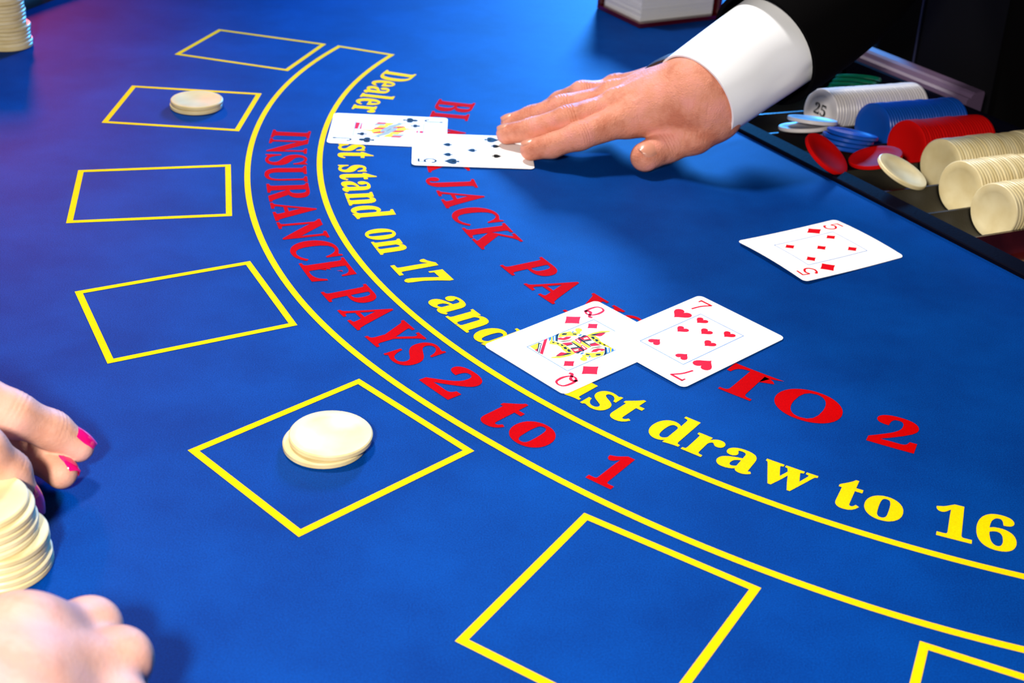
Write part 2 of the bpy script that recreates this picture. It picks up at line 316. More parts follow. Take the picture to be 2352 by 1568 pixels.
'e':[[229,-15,201,-13,174,-7,149,2,126,16,105,32,86,52,69,76,55,102,44,131,36,163,31,197,29,234,31,268,36,300,44,330,56,358,71,384,88,406,107,426,130,443,153,457,179,466,206,472,234,474,275,470,311,460,343,442,370,417,393,386,408,349,418,306,421,258,421,247,298,247,174,247,182,166,206,109,244,74,297,63,326,67,353,79,378,100,402,128,424,108,384,54,339,16,287,-7],[173,286,300,286,300,320,299,349,297,375,293,396,288,412,269,435,240,442,211,433,190,407,177,364,173,303]],
'a':[[379,-15,346,-11,321,2,305,23,298,52,263,24,225,3,185,-9,142,-13,117,-11,95,-6,76,4,60,17,47,33,38,51,32,72,30,94,34,126,46,154,66,180,94,202,131,223,177,244,232,264,296,283,296,359,295,379,292,395,286,409,278,420,268,429,255,435,239,439,220,440,192,438,171,432,159,422,155,408,169,382,179,363,183,344,178,320,164,300,142,288,115,284,87,289,66,302,53,324,49,352,51,369,55,385,63,400,74,414,87,428,103,439,121,449,141,458,163,465,188,470,213,473,241,474,291,472,332,464,366,452,392,435,411,413,425,385,433,352,436,313,436,203,436,93,439,59,444,53,453,51,477,62,490,41,465,17,438,-1,409,-11],[225,50,259,61,278,75,296,94,296,252,244,234,206,206,184,170,176,125,179,92,188,69,204,55]],
'l':[[27,0,27,24,52,28,68,38,75,55,78,83,78,253,78,422,78,592,76,620,70,639,56,650,30,654,30,678,221,678,221,480,221,281,221,83,223,56,230,39,244,29,268,24,268,0,148,0]],
'r':[[27,0,27,24,52,28,68,38,75,55,78,83,78,229,78,375,76,406,69,424,55,433,30,437,31,462,217,462,217,375,231,398,245,417,261,434,278,448,296,460,313,468,330,472,347,474,367,473,384,469,398,462,410,452,419,441,426,428,430,413,431,396,427,370,414,349,394,336,369,331,346,334,330,344,308,372,296,383,281,387,261,380,241,360,233,345,227,327,223,308,222,286,222,184,222,83,226,55,236,38,258,28,294,24,294,0,160,0]],
'm':[[27,0,27,24,52,28,67,38,75,56,78,83,78,230,78,377,76,404,68,422,53,434,28,438,28,462,218,462,218,394,248,429,280,454,315,469,353,474,399,469,435,453,461,426,477,389,508,426,542,453,580,469,622,474,678,464,718,434,742,385,750,315,750,199,750,83,752,56,760,38,774,28,798,24,798,0,680,0,562,0,562,24,585,28,600,39,608,57,610,83,610,203,610,323,609,342,608,359,605,373,601,384,587,399,562,404,541,401,520,391,501,375,483,353,483,218,483,83,485,57,492,39,507,28,530,24,530,0,414,0,297,0,297,24,320,28,335,39,343,57,345,83,345,203,345,323,344,342,343,358,340,372,336,384,322,399,297,404,274,401,254,390,235,374,218,350,218,216,218,83,220,57,227,40,241,29,264,24,264,0,146,0]],
'u':[[195,-15,163,-12,136,-5,114,8,97,26,84,48,75,75,70,107,68,144,68,256,68,369,66,399,58,420,43,433,17,438,17,462,211,462,211,286,211,110,214,87,224,68,241,57,263,53,285,56,305,64,324,78,340,98,340,234,340,369,337,401,329,422,312,433,282,438,282,462,482,462,482,283,482,104,485,75,493,58,509,48,536,44,536,19,493,17,446,11,395,0,340,-15,340,60,327,43,312,29,295,16,277,5,258,-4,238,-10,217,-14]],
's':[[225,-15,204,-14,181,-9,156,-2,129,9,109,13,89,6,76,-13,53,-13,53,157,79,157,87,127,98,101,112,78,129,58,148,42,167,31,188,24,209,22,242,26,266,40,281,60,286,87,283,107,272,125,256,142,232,156,159,193,135,206,113,221,96,236,81,252,70,269,62,287,57,307,55,328,58,358,65,386,78,411,96,433,119,451,146,464,176,472,210,475,247,470,296,458,307,456,317,454,332,459,343,475,363,475,363,330,340,330,331,355,320,378,307,397,292,412,276,425,259,434,241,439,222,441,194,437,173,426,160,408,156,386,160,364,172,346,191,330,218,315,285,282,309,269,329,255,346,241,360,226,370,208,377,189,382,166,383,141,380,107,372,77,359,50,340,27,316,9,289,-4,259,-12]],
't':[[184,-14,156,-12,132,-7,113,3,98,16,87,32,79,53,74,77,72,106,72,260,72,415,30,415,30,446,131,550,150,572,167,593,181,613,192,631,215,631,215,462,309,462,309,415,215,415,215,268,215,122,217,95,222,76,233,64,250,60,267,63,282,73,295,89,307,111,331,98,305,49,271,14,231,-7]],
'n':[[27,0,27,24,52,28,67,38,75,56,78,83,78,230,78,377,76,404,68,422,53,434,28,438,28,462,220,462,220,398,250,431,283,455,321,469,362,474,419,464,460,434,484,385,492,315,492,199,492,83,494,56,502,38,517,28,541,24,541,0,421,0,301,0,301,24,308,24,326,28,339,39,347,57,350,83,350,203,350,323,349,342,348,359,345,373,341,384,327,399,302,404,279,401,258,390,238,374,220,350,220,216,220,83,222,56,230,38,244,28,268,24,268,0,148,0]],
'o':[[251,-15,219,-13,189,-7,161,3,134,17,111,34,90,55,71,78,56,104,44,133,35,163,30,195,28,229,30,264,35,296,44,327,56,356,71,382,90,405,111,425,134,442,161,456,189,466,218,472,250,474,282,472,311,466,339,457,365,443,389,426,410,406,428,383,444,357,456,328,465,298,470,264,472,229,470,194,465,161,456,131,444,102,428,76,410,53,389,33,366,16,340,2,312,-7,283,-13],[251,17,270,20,287,27,300,40,311,58,315,69,319,84,321,101,324,121,327,229,326,289,322,338,317,376,309,403,299,421,286,434,270,442,251,445,231,442,214,434,201,421,191,403,184,376,178,338,175,290,174,230,178,122,180,101,183,84,187,69,191,58,202,40,215,27,231,20]],
'w':[[182,-15,130,121,77,258,25,394,9,424,-2,432,-16,437,-16,462,95,462,206,462,206,437,178,430,172,423,170,411,172,396,178,376,248,189,314,350,299,396,282,430,270,436,250,439,250,462,366,462,481,462,481,437,450,430,440,411,441,400,443,390,500,210,569,381,576,410,573,422,566,430,530,439,530,462,663,462,663,439,645,435,632,424,613,384,560,251,506,118,453,-15,430,-15,381,139,332,293,270,139,208,-15]],
'1':[[97,0,97,53,179,53,201,57,217,67,226,87,229,118,229,285,229,452,229,619,160,544,145,531,130,522,115,517,100,515,78,520,59,535,46,558,42,589,110,613,129,622,150,634,172,649,196,666,266,718,378,718,378,518,378,318,378,118,380,90,388,70,403,57,429,53,510,53,510,0,372,0,235,0]],
'2':[[35,0,35,103,109,178,183,254,212,285,238,313,260,340,278,365,293,389,306,412,316,435,324,457,330,479,334,503,336,527,337,553,336,580,332,602,325,621,316,636,305,648,291,656,276,661,259,663,235,660,216,652,200,639,188,620,179,595,172,565,168,530,167,490,140,491,115,496,94,503,74,512,59,526,48,543,41,564,39,589,41,607,45,624,53,640,64,656,77,671,94,684,114,695,137,706,163,714,192,719,224,723,259,724,312,721,358,713,397,699,430,680,455,655,473,627,484,594,488,558,487,541,485,524,481,507,476,490,468,473,459,456,447,437,434,418,355,328,230,205,130,110,246,110,363,110,392,114,416,128,435,150,446,179,454,210,513,210,510,105,508,0,350,0,193,0]],
'3':[[243,-10,207,-9,175,-6,146,0,120,7,98,16,79,27,63,38,50,52,41,65,34,80,29,95,28,110,30,128,34,144,42,157,54,168,67,177,81,183,97,187,113,188,115,158,121,132,132,110,147,92,165,78,186,68,210,62,236,60,252,61,268,63,283,67,297,73,310,81,322,91,333,103,342,118,349,136,355,156,358,180,359,207,357,234,349,259,337,281,319,301,297,317,270,329,239,336,204,338,142,338,142,400,208,400,238,403,264,410,286,423,304,440,318,462,327,487,333,516,335,547,334,573,330,595,323,615,314,632,302,646,288,655,271,661,252,663,220,657,198,640,189,628,182,615,176,599,172,582,166,508,137,509,111,513,89,520,70,530,55,542,44,557,38,576,36,597,40,622,50,646,68,667,92,687,123,703,161,715,206,722,257,724,308,721,353,713,392,700,426,682,453,658,472,630,484,598,488,561,485,529,477,499,463,473,444,448,421,427,395,409,366,393,335,381,355,377,375,371,396,363,416,354,436,344,454,331,470,316,485,300,497,280,506,258,511,234,513,206,512,177,507,150,500,125,490,104,478,84,464,66,448,51,430,37,410,25,389,15,366,7,343,1,319,-4,294,-7,269,-9]],
'5':[[245,-10,209,-9,178,-6,149,0,125,8,104,17,86,28,72,39,60,52,51,66,45,81,41,96,40,111,45,142,62,163,74,170,88,176,103,179,120,180,123,152,130,124,144,98,165,78,178,70,193,64,211,61,230,60,246,61,262,64,277,68,291,74,304,83,316,94,327,108,336,124,343,143,349,165,352,191,353,220,351,255,344,285,333,311,318,332,298,347,275,359,248,366,217,368,154,362,106,350,60,368,76,541,92,714,281,714,470,714,475,532,418,532,410,566,397,594,384,602,364,604,260,604,156,604,140,419,188,430,250,434,305,431,354,421,398,404,436,380,467,350,489,314,502,270,506,220,505,189,500,160,493,134,482,111,470,90,455,71,439,55,420,40,401,28,380,18,359,9,336,2,313,-3,290,-7,268,-9]],
'6':[[293,-10,257,-8,224,-1,192,11,163,26,137,47,113,73,93,103,76,138,62,179,53,224,47,275,45,330,46,371,49,410,55,448,62,484,72,519,84,552,99,582,115,610,134,635,155,657,178,677,204,694,232,707,262,716,295,722,330,724,361,723,388,720,413,715,434,708,451,700,467,691,479,680,490,668,503,642,507,614,505,599,500,585,492,572,480,560,464,549,443,542,418,537,387,536,382,596,374,623,362,646,345,660,321,665,293,661,268,648,246,626,227,596,211,559,199,513,191,461,186,401,240,426,257,432,277,435,300,437,324,438,367,435,406,424,440,407,470,384,493,354,510,318,521,277,524,231,520,180,509,134,491,93,466,57,433,28,393,7,347,-6],[296,56,314,58,330,66,344,78,356,96,366,118,373,147,378,181,379,221,377,259,373,291,365,318,354,340,341,356,325,368,307,375,287,377,259,373,230,362,203,346,186,329,188,262,195,205,205,158,218,120,235,92,254,72,274,60]],
'7':[[165,0,232,151,298,302,364,454,431,605,300,605,168,605,145,602,127,592,116,576,110,554,104,504,44,504,46,609,49,714,208,714,367,714,526,714,526,665,457,499,388,332,319,166,250,0]]}
QUEEN=[('yellow',[(-153,-243),(-153,-181),(-139,-187),(-112,-223),(-108,-248)]),
('red',[(-107,-249),(-112,-224),(-86,-250)]),
('black',[(-155,-177),(-137,-170),(-66,-254),(-88,-250),(-112,-223)]),
('white',[(-141,-181),(-136,-177),(-76,-250),(-83,-249)]),
('red',[(-158,-131),(-157,-106),(-46,-247),(-66,-251)]),
('blue',[(-160,-94),(-158,-77),(-143,-91),(-127,-121)]),
('yellow',[(-156,-78),(-156,-68),(-121,-101),(-127,-110)]),
('blue',[(-157,-67),(-160,-36),(-109,-86),(-120,-100)]),
('white',[(-153,-61),(-153,-51),(-114,-88),(-119,-94)]),
('black',[(-160,-36),(-162,-11),(-139,-43),(-98,-86),(-109,-86)]),
('yellow',[(-130,-52),(-158,-10),(-142,50),(-104,80),(-79,50),(-102,20),(-121,-18)]),
('black',[(-146,-11),(-148,8),(-133,24),(-125,7),(-134,-10)]),
('black',[(-116,46),(-100,63),(-89,51),(-105,40)]),
('cream',[(-116,-66),(-95,22),(-78,50),(-61,10),(-57,-29),(-73,-65),(-94,-89)]),
('red',[(-125,-57),(-118,-21),(-93,19),(-82,-13),(-87,-43),(-114,-68)]),
('white',[(-116,-41),(-118,-21),(-110,-8),(-108,-31)]),
('black',[(-96,-77),(-70,-25),(-73,15),(-65,-27),(-78,-60)]),
('red',[(-74,-80),(-49,-30),(-30,-36),(-39,-76)]),
('black',[(-39,-76),(-30,-36),(-24,-38),(-33,-78)]),
('cream',[(-23,-77),(-21,-34),(8,-26),(-6,-75)]),
('black',[(-6,-79),(12,-30),(23,-31),(4,-82)]),
('red',[(4,-82),(24,-38),(56,-39),(54,-85),(46,-96)]),
('cream',[(18,-79),(27,-51),(40,-58),(35,-81)]),
('black',[(-50,-29),(-51,-16),(54,-20),(61,-43)]),
('yellow',[(-53,-22),(-55,-1),(53,-6),(56,-27)]),
('red',[(-57,5),(-58,33),(-19,25),(-7,0)]),
('white',[(-49,13),(-50,23),(-19,15),(-16,6)]),
('yellow',[(-126,-118),(-129,-105),(-85,-87),(-49,-79),(-8,-83),(52,-98),(40,-120),(21,-131),(-17,-125),(-42,-114),(-77,-112),(-107,-140)]),
('black',[(-115,-114),(-110,-103),(-98,-104),(-101,-118)]),
('black',[(-95,-100),(-86,-92),(-71,-96),(-78,-106)]),
('black',[(-68,-94),(-59,-85),(-41,-92),(-51,-101)]),
('black',[(-35,-104),(-30,-87),(-6,-100),(-15,-113)]),
('black',[(-3,-107),(-3,-91),(27,-101),(19,-117)]),
('black',[(23,-128),(47,-101),(45,-137),(32,-184),(9,-228),(12,-198)]),
('red',[(-5,-151),(24,-129),(25,-173),(7,-201)]),
('yellow',[(53,-99),(52,-144),(38,-198),(6,-240),(4,-226),(27,-179),(40,-133),(42,-98)]),
('black',[(49,-95),(50,-57),(63,-36),(66,-82)]),
('white',[(64,-85),(58,-57),(70,-36),(90,-59),(81,-88)]),
('blue',[(73,-82),(67,-62),(75,-50),(80,-66),(80,-79)]),
('yellow',[(85,-78),(97,-68),(112,-77),(130,-82),(143,-99),(138,-118),(121,-124),(106,-115),(101,-91)]),
('blue',[(121,-65),(118,-52),(127,-49),(129,-67)]),
('pale',[(-51,-193),(-49,-183),(-37,-187),(-42,-196)]),
('pale',[(-16,-204),(-15,-188),(-4,-193),(-4,-203)]),
('pale',[(-71,-198),(-70,-195),(-46,-209),(-38,-206),(-37,-210),(-45,-213)]),
('pale',[(-39,-149),(-19,-146),(-17,-150),(-36,-153)]),
('pale',[(-102,-151),(-102,-138),(-91,-136),(-97,-144)]),
('pale',[(-43,-241),(-44,-236),(-27,-248),(-24,-255)]),
('pale',[(-20,-129),(-3,-156),(-1,-154),(-16,-129)])]
# ------------------------------------------------------------------ room shell
FLOOR = -0.80
V, F = [], []; box(V, F, (-3.5, -2.5, FLOOR-0.05), (3.5, 4.5, FLOOR))
tag(link('floor', mesh_of('floor', V, F, M['carpet'])), kind='structure')
V, F = [], []; box(V, F, (-3.5, 4.5, FLOOR), (3.5, 4.6, 2.2))
tag(link('wall_back', mesh_of('wall_back', V, F, M['wall'])), kind='structure')

# ------------------------------------------------------------------ table frame: O = rack corner, U away from the players, VV along the rack
ANG = math.radians(33.0)
U = Vector((math.cos(ANG), math.sin(ANG), 0))
VV = Vector((math.sin(ANG), -math.cos(ANG), 0))
O = Vector((0.1884, 0.9754, 0))
def tray_pt(u, v, z=0.0):
    p = O + U*u + VV*v
    return Vector((p.x, p.y, z))
CX, CY = 0.3638, 0.9410                                # centre of the printed arcs
R_FELT, EDGE_U = 0.862, 0.236
V0, V1 = -0.1335, 0.3815                                # rack well along VV
C2 = Vector((CX, CY, 0))
cu, cv = (C2-O).dot(U), (C2-O).dot(VV)
hv = math.sqrt(R_FELT**2-(EDGE_U-cu)**2)

table = tag(empty('blackjack_table', tray_pt(0.0, 0.124, FLOOR)), 'blackjack table with blue baize top, yellow betting boxes and dark padded rim', 'table')
ROOT = Vector(table.location)

def tpart(name, mesh, root=table):
    o = link(name, mesh, root)
    o.location = -Vector(root.location)
    return o

# felt top with the well for the chip rack
def uv2xy(u, v): p = tray_pt(u, v); return (p.x, p.y)
outline = []
a0 = math.atan2(cv-hv-cv, EDGE_U-cu); a1 = math.atan2(hv, EDGE_U-cu)
a0 = math.atan2(-hv, EDGE_U-cu)
N = 120
for k in range(N+1):
    a = a0 - (2*math.pi-(a1-a0))*k/N                    # the long way round, past the players
    outline.append(uv2xy(cu+R_FELT*math.cos(a), cv+R_FELT*math.sin(a)))
outline += [uv2xy(EDGE_U, V1), uv2xy(-0.0186, V1), uv2xy(-0.0186, V0), uv2xy(EDGE_U, V0)]
bm = bmesh.new()
vs = [bm.verts.new((x, y, 0)) for x, y in outline]
f = bm.faces.new(vs)
if f.normal.z < 0: f.normal_flip()
ext = bmesh.ops.extrude_face_region(bm, geom=[f])
for v in [g for g in ext['geom'] if isinstance(g, bmesh.types.BMVert)]: v.co.z = -0.02
bmesh.ops.recalc_face_normals(bm, faces=bm.faces)
bmesh.ops.triangulate(bm, faces=bm.faces)
me = bpy.data.meshes.new('felt_top'); bm.to_mesh(me); bm.free(); me.materials.append(M['felt'])
tag(tpart('felt_top', me), 'blue baize playing surface')

# padded rim: a rounded section swept round the players' side
prof = [(0.0, -0.03), (0.0, 0.004), (0.012, 0.018), (0.04, 0.030), (0.08, 0.032), (0.12, 0.022), (0.14, 0.0), (0.135, -0.03), (0.10, -0.05), (0.02, -0.05)]
V, F = [], []
aA, aB = a0, a0-(2*math.pi-(a1-a0))
NS = 100
for k in range(NS+1):
    a = aA+(aB-aA)*k/NS
    for dr, z in prof:
        p = tray_pt(cu+(R_FELT+dr)*math.cos(a), cv+(R_FELT+dr)*math.sin(a), z); V.append(p)
n = len(prof)
for k in range(NS):
    for j in range(n):
        F.append((k*n+j, k*n+(j+1) % n, (k+1)*n+(j+1) % n, (k+1)*n+j))
F.append(tuple(range(n))); F.append(tuple(NS*n+j for j in reversed(range(n))))
me = mesh_of('padded_rim', V, F, M['maroon_leather'], True)
bm = bmesh.new(); bm.from_mesh(me); bmesh.ops.recalc_face_normals(bm, faces=bm.faces); bm.to_mesh(me); bm.free()
tag(tpart('padded_rim', me), 'maroon padded arm rest')
# apron below and two legs
V, F = [], []
for k in range(NS+1):
    a = aA+(aB-aA)*k/NS
    for r, z in ((R_FELT-0.01, -0.02), (R_FELT-0.01, -0.16), (R_FELT-0.03, -0.16), (R_FELT-0.03, -0.02)):
        V.append(tray_pt(cu+r*math.cos(a), cv+r*math.sin(a), z))
for k in range(NS):
    for j in range(4): F.append((k*4+j, k*4+(j+1) % 4, k*4+4+(j+1) % 4, k*4+4+j))
F += [(0, 1, 2, 3), (NS*4+3, NS*4+2, NS*4+1, NS*4)]
tpart('apron', mesh_of('apron', V, F, M['dark_wood']))
lv, lf = lathe([(0, FLOOR), (0.20, FLOOR), (0.20, FLOOR+0.03), (0.07, FLOOR+0.07), (0.06, -0.25), (0.12, -0.12), (0.12, -0.02), (0, -0.02)], 32)
for v in (-0.28, 0.53):
    me = mesh_of('leg', lv, lf, M['dark_wood'], False)
    o = tpart('leg', autosmooth(me))
    o.location = Vector(o.location)+tray_pt(-0.22, v)

# --- printed layout ---------------------------------------------------------
PZ = 0.00018
def flat(name, polys, material, z=PZ, root=table, label=None):
    """polys: list of polygons, each a list of loops (first outer, rest holes) of (x, y)"""
    V, F = [], []
    for loops in polys:
        pts = [[Vector((x, y, 0)) for x, y in l] for l in loops]
        tris = tessellate_polygon(pts)
        base = len(V)
        allp = [p for l in pts for p in l]
        V += [(p.x, p.y, z) for p in allp]
        for t in tris:
            a, b, c = (allp[i] for i in t)
            nz = (b.x-a.x)*(c.y-a.y)-(b.y-a.y)*(c.x-a.x)
            if abs(nz) < 1e-14: continue
            F.append(tuple(base+i for i in (t if nz > 0 else (t[0], t[2], t[1]))))
    o = tpart(name, mesh_of(name, V, F, material), root)
    if label: o['label'] = label
    return o

def arc_pt(deg, r):
    a = math.radians(deg); return (CX+r*math.cos(a), CY+r*math.sin(a))

LW = 0.0039
OUT_T = [(163, .5658), (170, .5662), (176, .5658), (182, .5652), (190, .5651), (197, .5657), (204, .5666), (210, .5672), (214, .5670), (219.5, .5655), (226, .5630), (231, .5625), (236, .5633), (241, .5641), (246, .5651), (251, .5660), (256, .5655), (262, .5655)]
IN_T = [(163, .5152), (170, .5155), (176, .5150), (183, .5149), (191, .5156), (198, .5165), (206, .5173), (213, .5172), (228, .5168), (243, .5167), (250, .5167), (255, .5172), (262, .5172)]
def radius(tab, d):
    return float(np.interp(d, [t[0] for t in tab], [t[1] for t in tab]))
def smooth_radius(tab, d):
    return sum(radius(tab, d+e) for e in (-3, -1.5, 0, 1.5, 3))/5
pa = at(770, 107); pb = at(895, 127)
degA = math.degrees(math.atan2(pa.y-CY, pa.x-CX)) % 360
degB = math.degrees(math.atan2(pb.y-CY, pb.x-CX)) % 360
DEND = 2*209.8
def band(tab, d0, d1, w):
    ds = np.linspace(d0, d1, 140)
    o_ = [arc_pt(d, smooth_radius(tab, d)+w/2) for d in ds]
    i_ = [arc_pt(d, smooth_radius(tab, d)-w/2) for d in reversed(ds)]
    return [o_+i_]
ro, ri = smooth_radius(OUT_T, degA)+LW/2, smooth_radius(IN_T, degB)-LW/2
def cap(d_o, d_i, sgn):
    p, q = Vector(arc_pt(d_o, ro)), Vector(arc_pt(d_i, ri))
    d = (q-p).normalized(); n_ = Vector((-d.y, d.x))*LW*sgn
    return [[tuple(p), tuple(q), tuple(q+n_), tuple(p+n_)]]
flat('insurance_line', [band(OUT_T, degA, DEND-degA, LW), band(IN_T, degB, DEND-degB, LW), cap(degA, degB, 1), cap(DEND-degA, DEND-degB, -1)], M['yellow_print'], label='yellow double arc line')

# betting boxes: outer corners as read from the photograph, each fitted with the same rectangle
BOX_W, BOX_H = 0.0853, 0.1027
corner_px = [
    [(502.8, 67.5), (749.2, 101.5), (661.3, 163.5), (400.7, 125.4)],
    [(303.4, 196.8), (601.2, 214.9), (549, 301.7), (233.3, 282.2)],
    [(179.8, 391.2), (530, 377.9), (533, 496.4), (151.8, 512.9)],
    [(171.5, 669.9), (574.4, 599.8), (683.2, 747.1), (247, 835.5)],
    [(431.2, 1034.4), (824.9, 870), (1089.4, 1035.9), (686.2, 1233.4)],
    [(1044.9, 1472.4), (1341.8, 1177.9), (1748.3, 1350.7), None],
    [None, (2112.6, 1472.1), (2352, 1548), None]]
for q in corner_px:
    P = [None if p is None else at(*p).to_2d() for p in q]
    if P[0] is None:
        e = (P[2]-P[1]).normalized(); n_ = Vector((e.y, -e.x))
        P = [P[1]+n_*BOX_H, P[1], P[1]+e*BOX_W, P[1]+e*BOX_W+n_*BOX_H]
    elif P[3] is None:
        P[3] = P[0]+P[2]-P[1]
    c = sum(P, Vector((0, 0)))/4
    def inset(t):
        out = []
        for i in range(4):
            p, a, b = P[i], P[i-1], P[(i+1) % 4]
            out.append(tuple(p+(a-p).normalized()*t+(b-p).normalized()*t))
        return out
    flat('betting_box', [[[tuple(p) for p in P], inset(LW*0.97)]], M['yellow_print'])

# lettering: heavy roman capitals bent round the arcs (outlines in thousandths of an em)
GLYPHS['7'] = [[45,490, 78,490, 98,565, 345,568, 240,330, 172,130, 165,45, 195,2, 245,-8, 292,20, 308,90, 332,260, 420,470, 525,655, 525,714, 60,714]]
def bolder(l, t):
    """push an outline outwards by t (holes shrink, hairlines thicken)"""
    n = len(l)//2
    P = [Vector((l[2*i], l[2*i+1])) for i in range(n)]
    area2 = sum(P[i-1].x*P[i].y-P[i].x*P[i-1].y for i in range(n))
    out = []
    for i in range(n):
        a = (P[i]-P[i-1]).normalized(); b = (P[(i+1) % n]-P[i]).normalized()
        d = (a+b)
        d = d.normalized() if d.length > 0.2 else a
        m = min(1.6, 1/max(0.5, d.dot(a)))
        q = P[i]+Vector((d.y, -d.x))*t*m
        out += [q.x, q.y]
    return out
def outline_sign(g):
    l = max(g, key=lambda l: max(l[0::2])-min(l[0::2])); n = len(l)//2
    return 1 if sum(l[2*i-2]*l[2*i+1]-l[2*i]*l[2*i-1] for i in range(n)) > 0 else -1
GLYPHS_BOLD = {c: [bolder(l, 11*outline_sign(g)) for l in g] for c, g in GLYPHS.items()}
def word(text, d0, d1, r, em, gap=0.045):
    """place text between the angles d0 and d1 on the baseline radius r, tops towards the centre"""
    x, placed = 0.0, []
    for ch in text:
        g = GLYPHS_BOLD[ch]
        xs = [v for l in g for v in l[0::2]]
        lo, hi = min(xs)/1000, max(xs)/1000
        placed.append((g, x-lo)); x += hi-lo+gap
    total = x-gap
    k = (math.radians(d1-d0)*r)/total                    # metres per em along the arc
    polys = []
    for g, dx in placed:
        loops = []
        for l in g:
            pts = []
            for i in range(0, len(l), 2):
                gx, gy = l[i]/1000+dx, l[i+1]/1000
                pts.append(arc_pt(d0+math.degrees(gx*k/r), r-gy*em))
            loops.append(pts)
        # outer loops first, holes grouped with the outline that holds them
        def area_(p): return sum(p[i-1][0]*p[i][1]-p[i][0]*p[i-1][1] for i in range(len(p)))/2
        loops.sort(key=lambda p: -abs(area_(p)))
        polys.append(loops)
    return polys

RB1, EM1 = 0.5525, 0.0402
RB2, EM2 = 0.5018, 0.0385
RB3, EM3 = 0.4395, 0.0428
ins = word('INSURANCE', 183.0, 209.3, RB1, EM1)+word('PAYS', 210.6, 220.6, RB1, EM1)+word('2', 222.05, 224.55, RB1, EM1*0.94)+word('to', 226.6, 230.9, RB1, EM1*1.08)+word('1', 233.75, 235.4, RB1, EM1*0.94)
flat('lettering', ins, M['red_print'], label='red arc lettering reading INSURANCE PAYS 2 to 1')
deal = (word('Dealer', 165.2, 177.5, RB2, EM2)+word('must', 179.3, 188.75, RB2, EM2)+word('stand', 190.2, 200.75, RB2, EM2)+word('on', 202.75, 206.95, RB2, EM2)
        + word('17', 208.55, 212.4, RB2, EM2*0.97)+word('and', 214.35, 221.8, RB2, EM2)+word('must', 223.0, 232.65, RB2, EM2)+word('draw', 233.85, 243.7, RB2, EM2)+word('to', 244.95, 248.6, RB2, EM2)+word('16', 250.2, 254.4, RB2, EM2*0.97))
flat('lettering', deal, M['yellow_print'], label='yellow arc lettering reading Dealer must stand on 17 and must draw to 16')
bj = (word('BLACK', 171.7, 192.0, RB3, EM3)+word('JACK', 193.2, 208.6, RB3, EM3)+word('PAYS', 211.7, 226.0, RB3, EM3)+word('3', 228.3, 231.0, RB3, EM3*0.94)
      + word('TO', 233.9, 243.0, RB3, EM3)+word('2', 245.2, 248.3, RB3, EM3*0.95))
flat('lettering', bj, M['red_print'], label='red arc lettering reading BLACKJACK PAYS 3 TO 2')

# ------------------------------------------------------------------ chip rack
SL = 0.075                                               # the floor of the rack falls away from the players
PITCH_V = 0.0419
rack = tag(empty('chip_tray', tray_pt(0, 0.124, -0.03)), 'black chip tray with curved channels sunk in the dealer edge of the table', 'chip tray')
GR, GZ = 0.0210, 0.0065                                  # groove radius, axis height above the ridge
U_END = 0.206
def rack_part(name, V, F, m, label=None, smooth=True):
    me = mesh_of(name, V, F, m)
    if smooth: autosmooth(me, 50)
    o = tpart(name, me, rack)
    if label: o['label'] = label
    return o
def ridge(u): return -0.0005 - SL*max(u, 0)
for k in range(-3, 9):
    va, vb = k*PITCH_V, (k+1)*PITCH_V
    vc = (va+vb)/2
    sec = [(va, 0.0)]
    half = math.sqrt(GR**2-GZ**2)
    for j in range(15):
        t = j/14
        ang = (math.pi+math.asin(GZ/GR)) + (math.pi-2*math.asin(GZ/GR))*t
        sec.append((vc+GR*math.cos(ang), GZ+GR*math.sin(ang)))
    sec.append((vb, 0.0))
    V, F = [], []
    us = [0.0, 0.07, 0.14, U_END]
    for u in us:
        for v, z in sec: V.append(tray_pt(u, v, ridge(u)+z))
    n = len(sec)
    for i in range(len(us)-1):
        for j in range(n-1): F.append((i*n+j, (i+1)*n+j, (i+1)*n+j+1, i*n+j+1))
    # underside so that the channel has thickness
    b = len(V)
    for u in us:
        V.append(tray_pt(u, va, ridge(u)-0.0175)); V.append(tray_pt(u, vb, ridge(u)-0.0175))
    for i in range(len(us)-1):
        F.append((b+2*i, b+2*i+1, b+2*i+3, b+2*i+2))
        F.append((i*n, b+2*i, b+2*i+2, (i+1)*n)); F.append((i*n+n-1, (i+1)*n+n-1, b+2*i+3, b+2*i+1))
    F.append(tuple([b]+[j for j in range(n)]+[b+1])); F.append(tuple([b+2*(len(us)-1)+1]+[(len(us)-1)*n+j for j in reversed(range(n))]+[b+2*(len(us)-1)]))
    rack_part('channel', V, F, M['mahogany'] if k == 5 else M['tray'], 'glossy dark red empty channel' if k == 5 else None)
def extrude_v(sec, v0, v1):
    """sec: closed loop of (u, z) swept along VV"""
    V = [tray_pt(u, v0, z) for u, z in sec]+[tray_pt(u, v1, z) for u, z in sec]
    n = len(sec)
    F = [(i, (i+1) % n, n+(i+1) % n, n+i) for i in range(n)]+[tuple(reversed(range(n))), tuple(range(n, 2*n))]
    return V, F
V, F = extrude_v([(-0.0182, -0.025), (-0.0182, 0.0022), (-0.0172, 0.0028), (-0.0015, 0.0024), (0.0, 0.0012), (0.0, -0.025)], V0+0.001, V1-0.001)
rack_part('front_rail', V, F, M['tray_rim'], 'dark blue front rail', False)
V, F = extrude_v([(0.206, -0.035), (0.206, 0.0005), (0.2085, 0.0015), (0.211, 0.0005), (0.2125, -0.002), (0.2125, -0.035)], V0+0.001, V1-0.001)
rack_part('back_rail', V, F, M['tray_rim'], None, False)
V, F = extrude_v([(0.2125, -0.035), (0.2125, 0.0035), (0.2145, 0.0055), (0.217, 0.0055), (0.2185, 0.0085), (0.221, 0.010), (0.232, 0.010), (0.2335, 0.008), (0.2335, -0.035)], V0+0.001, 0.016)
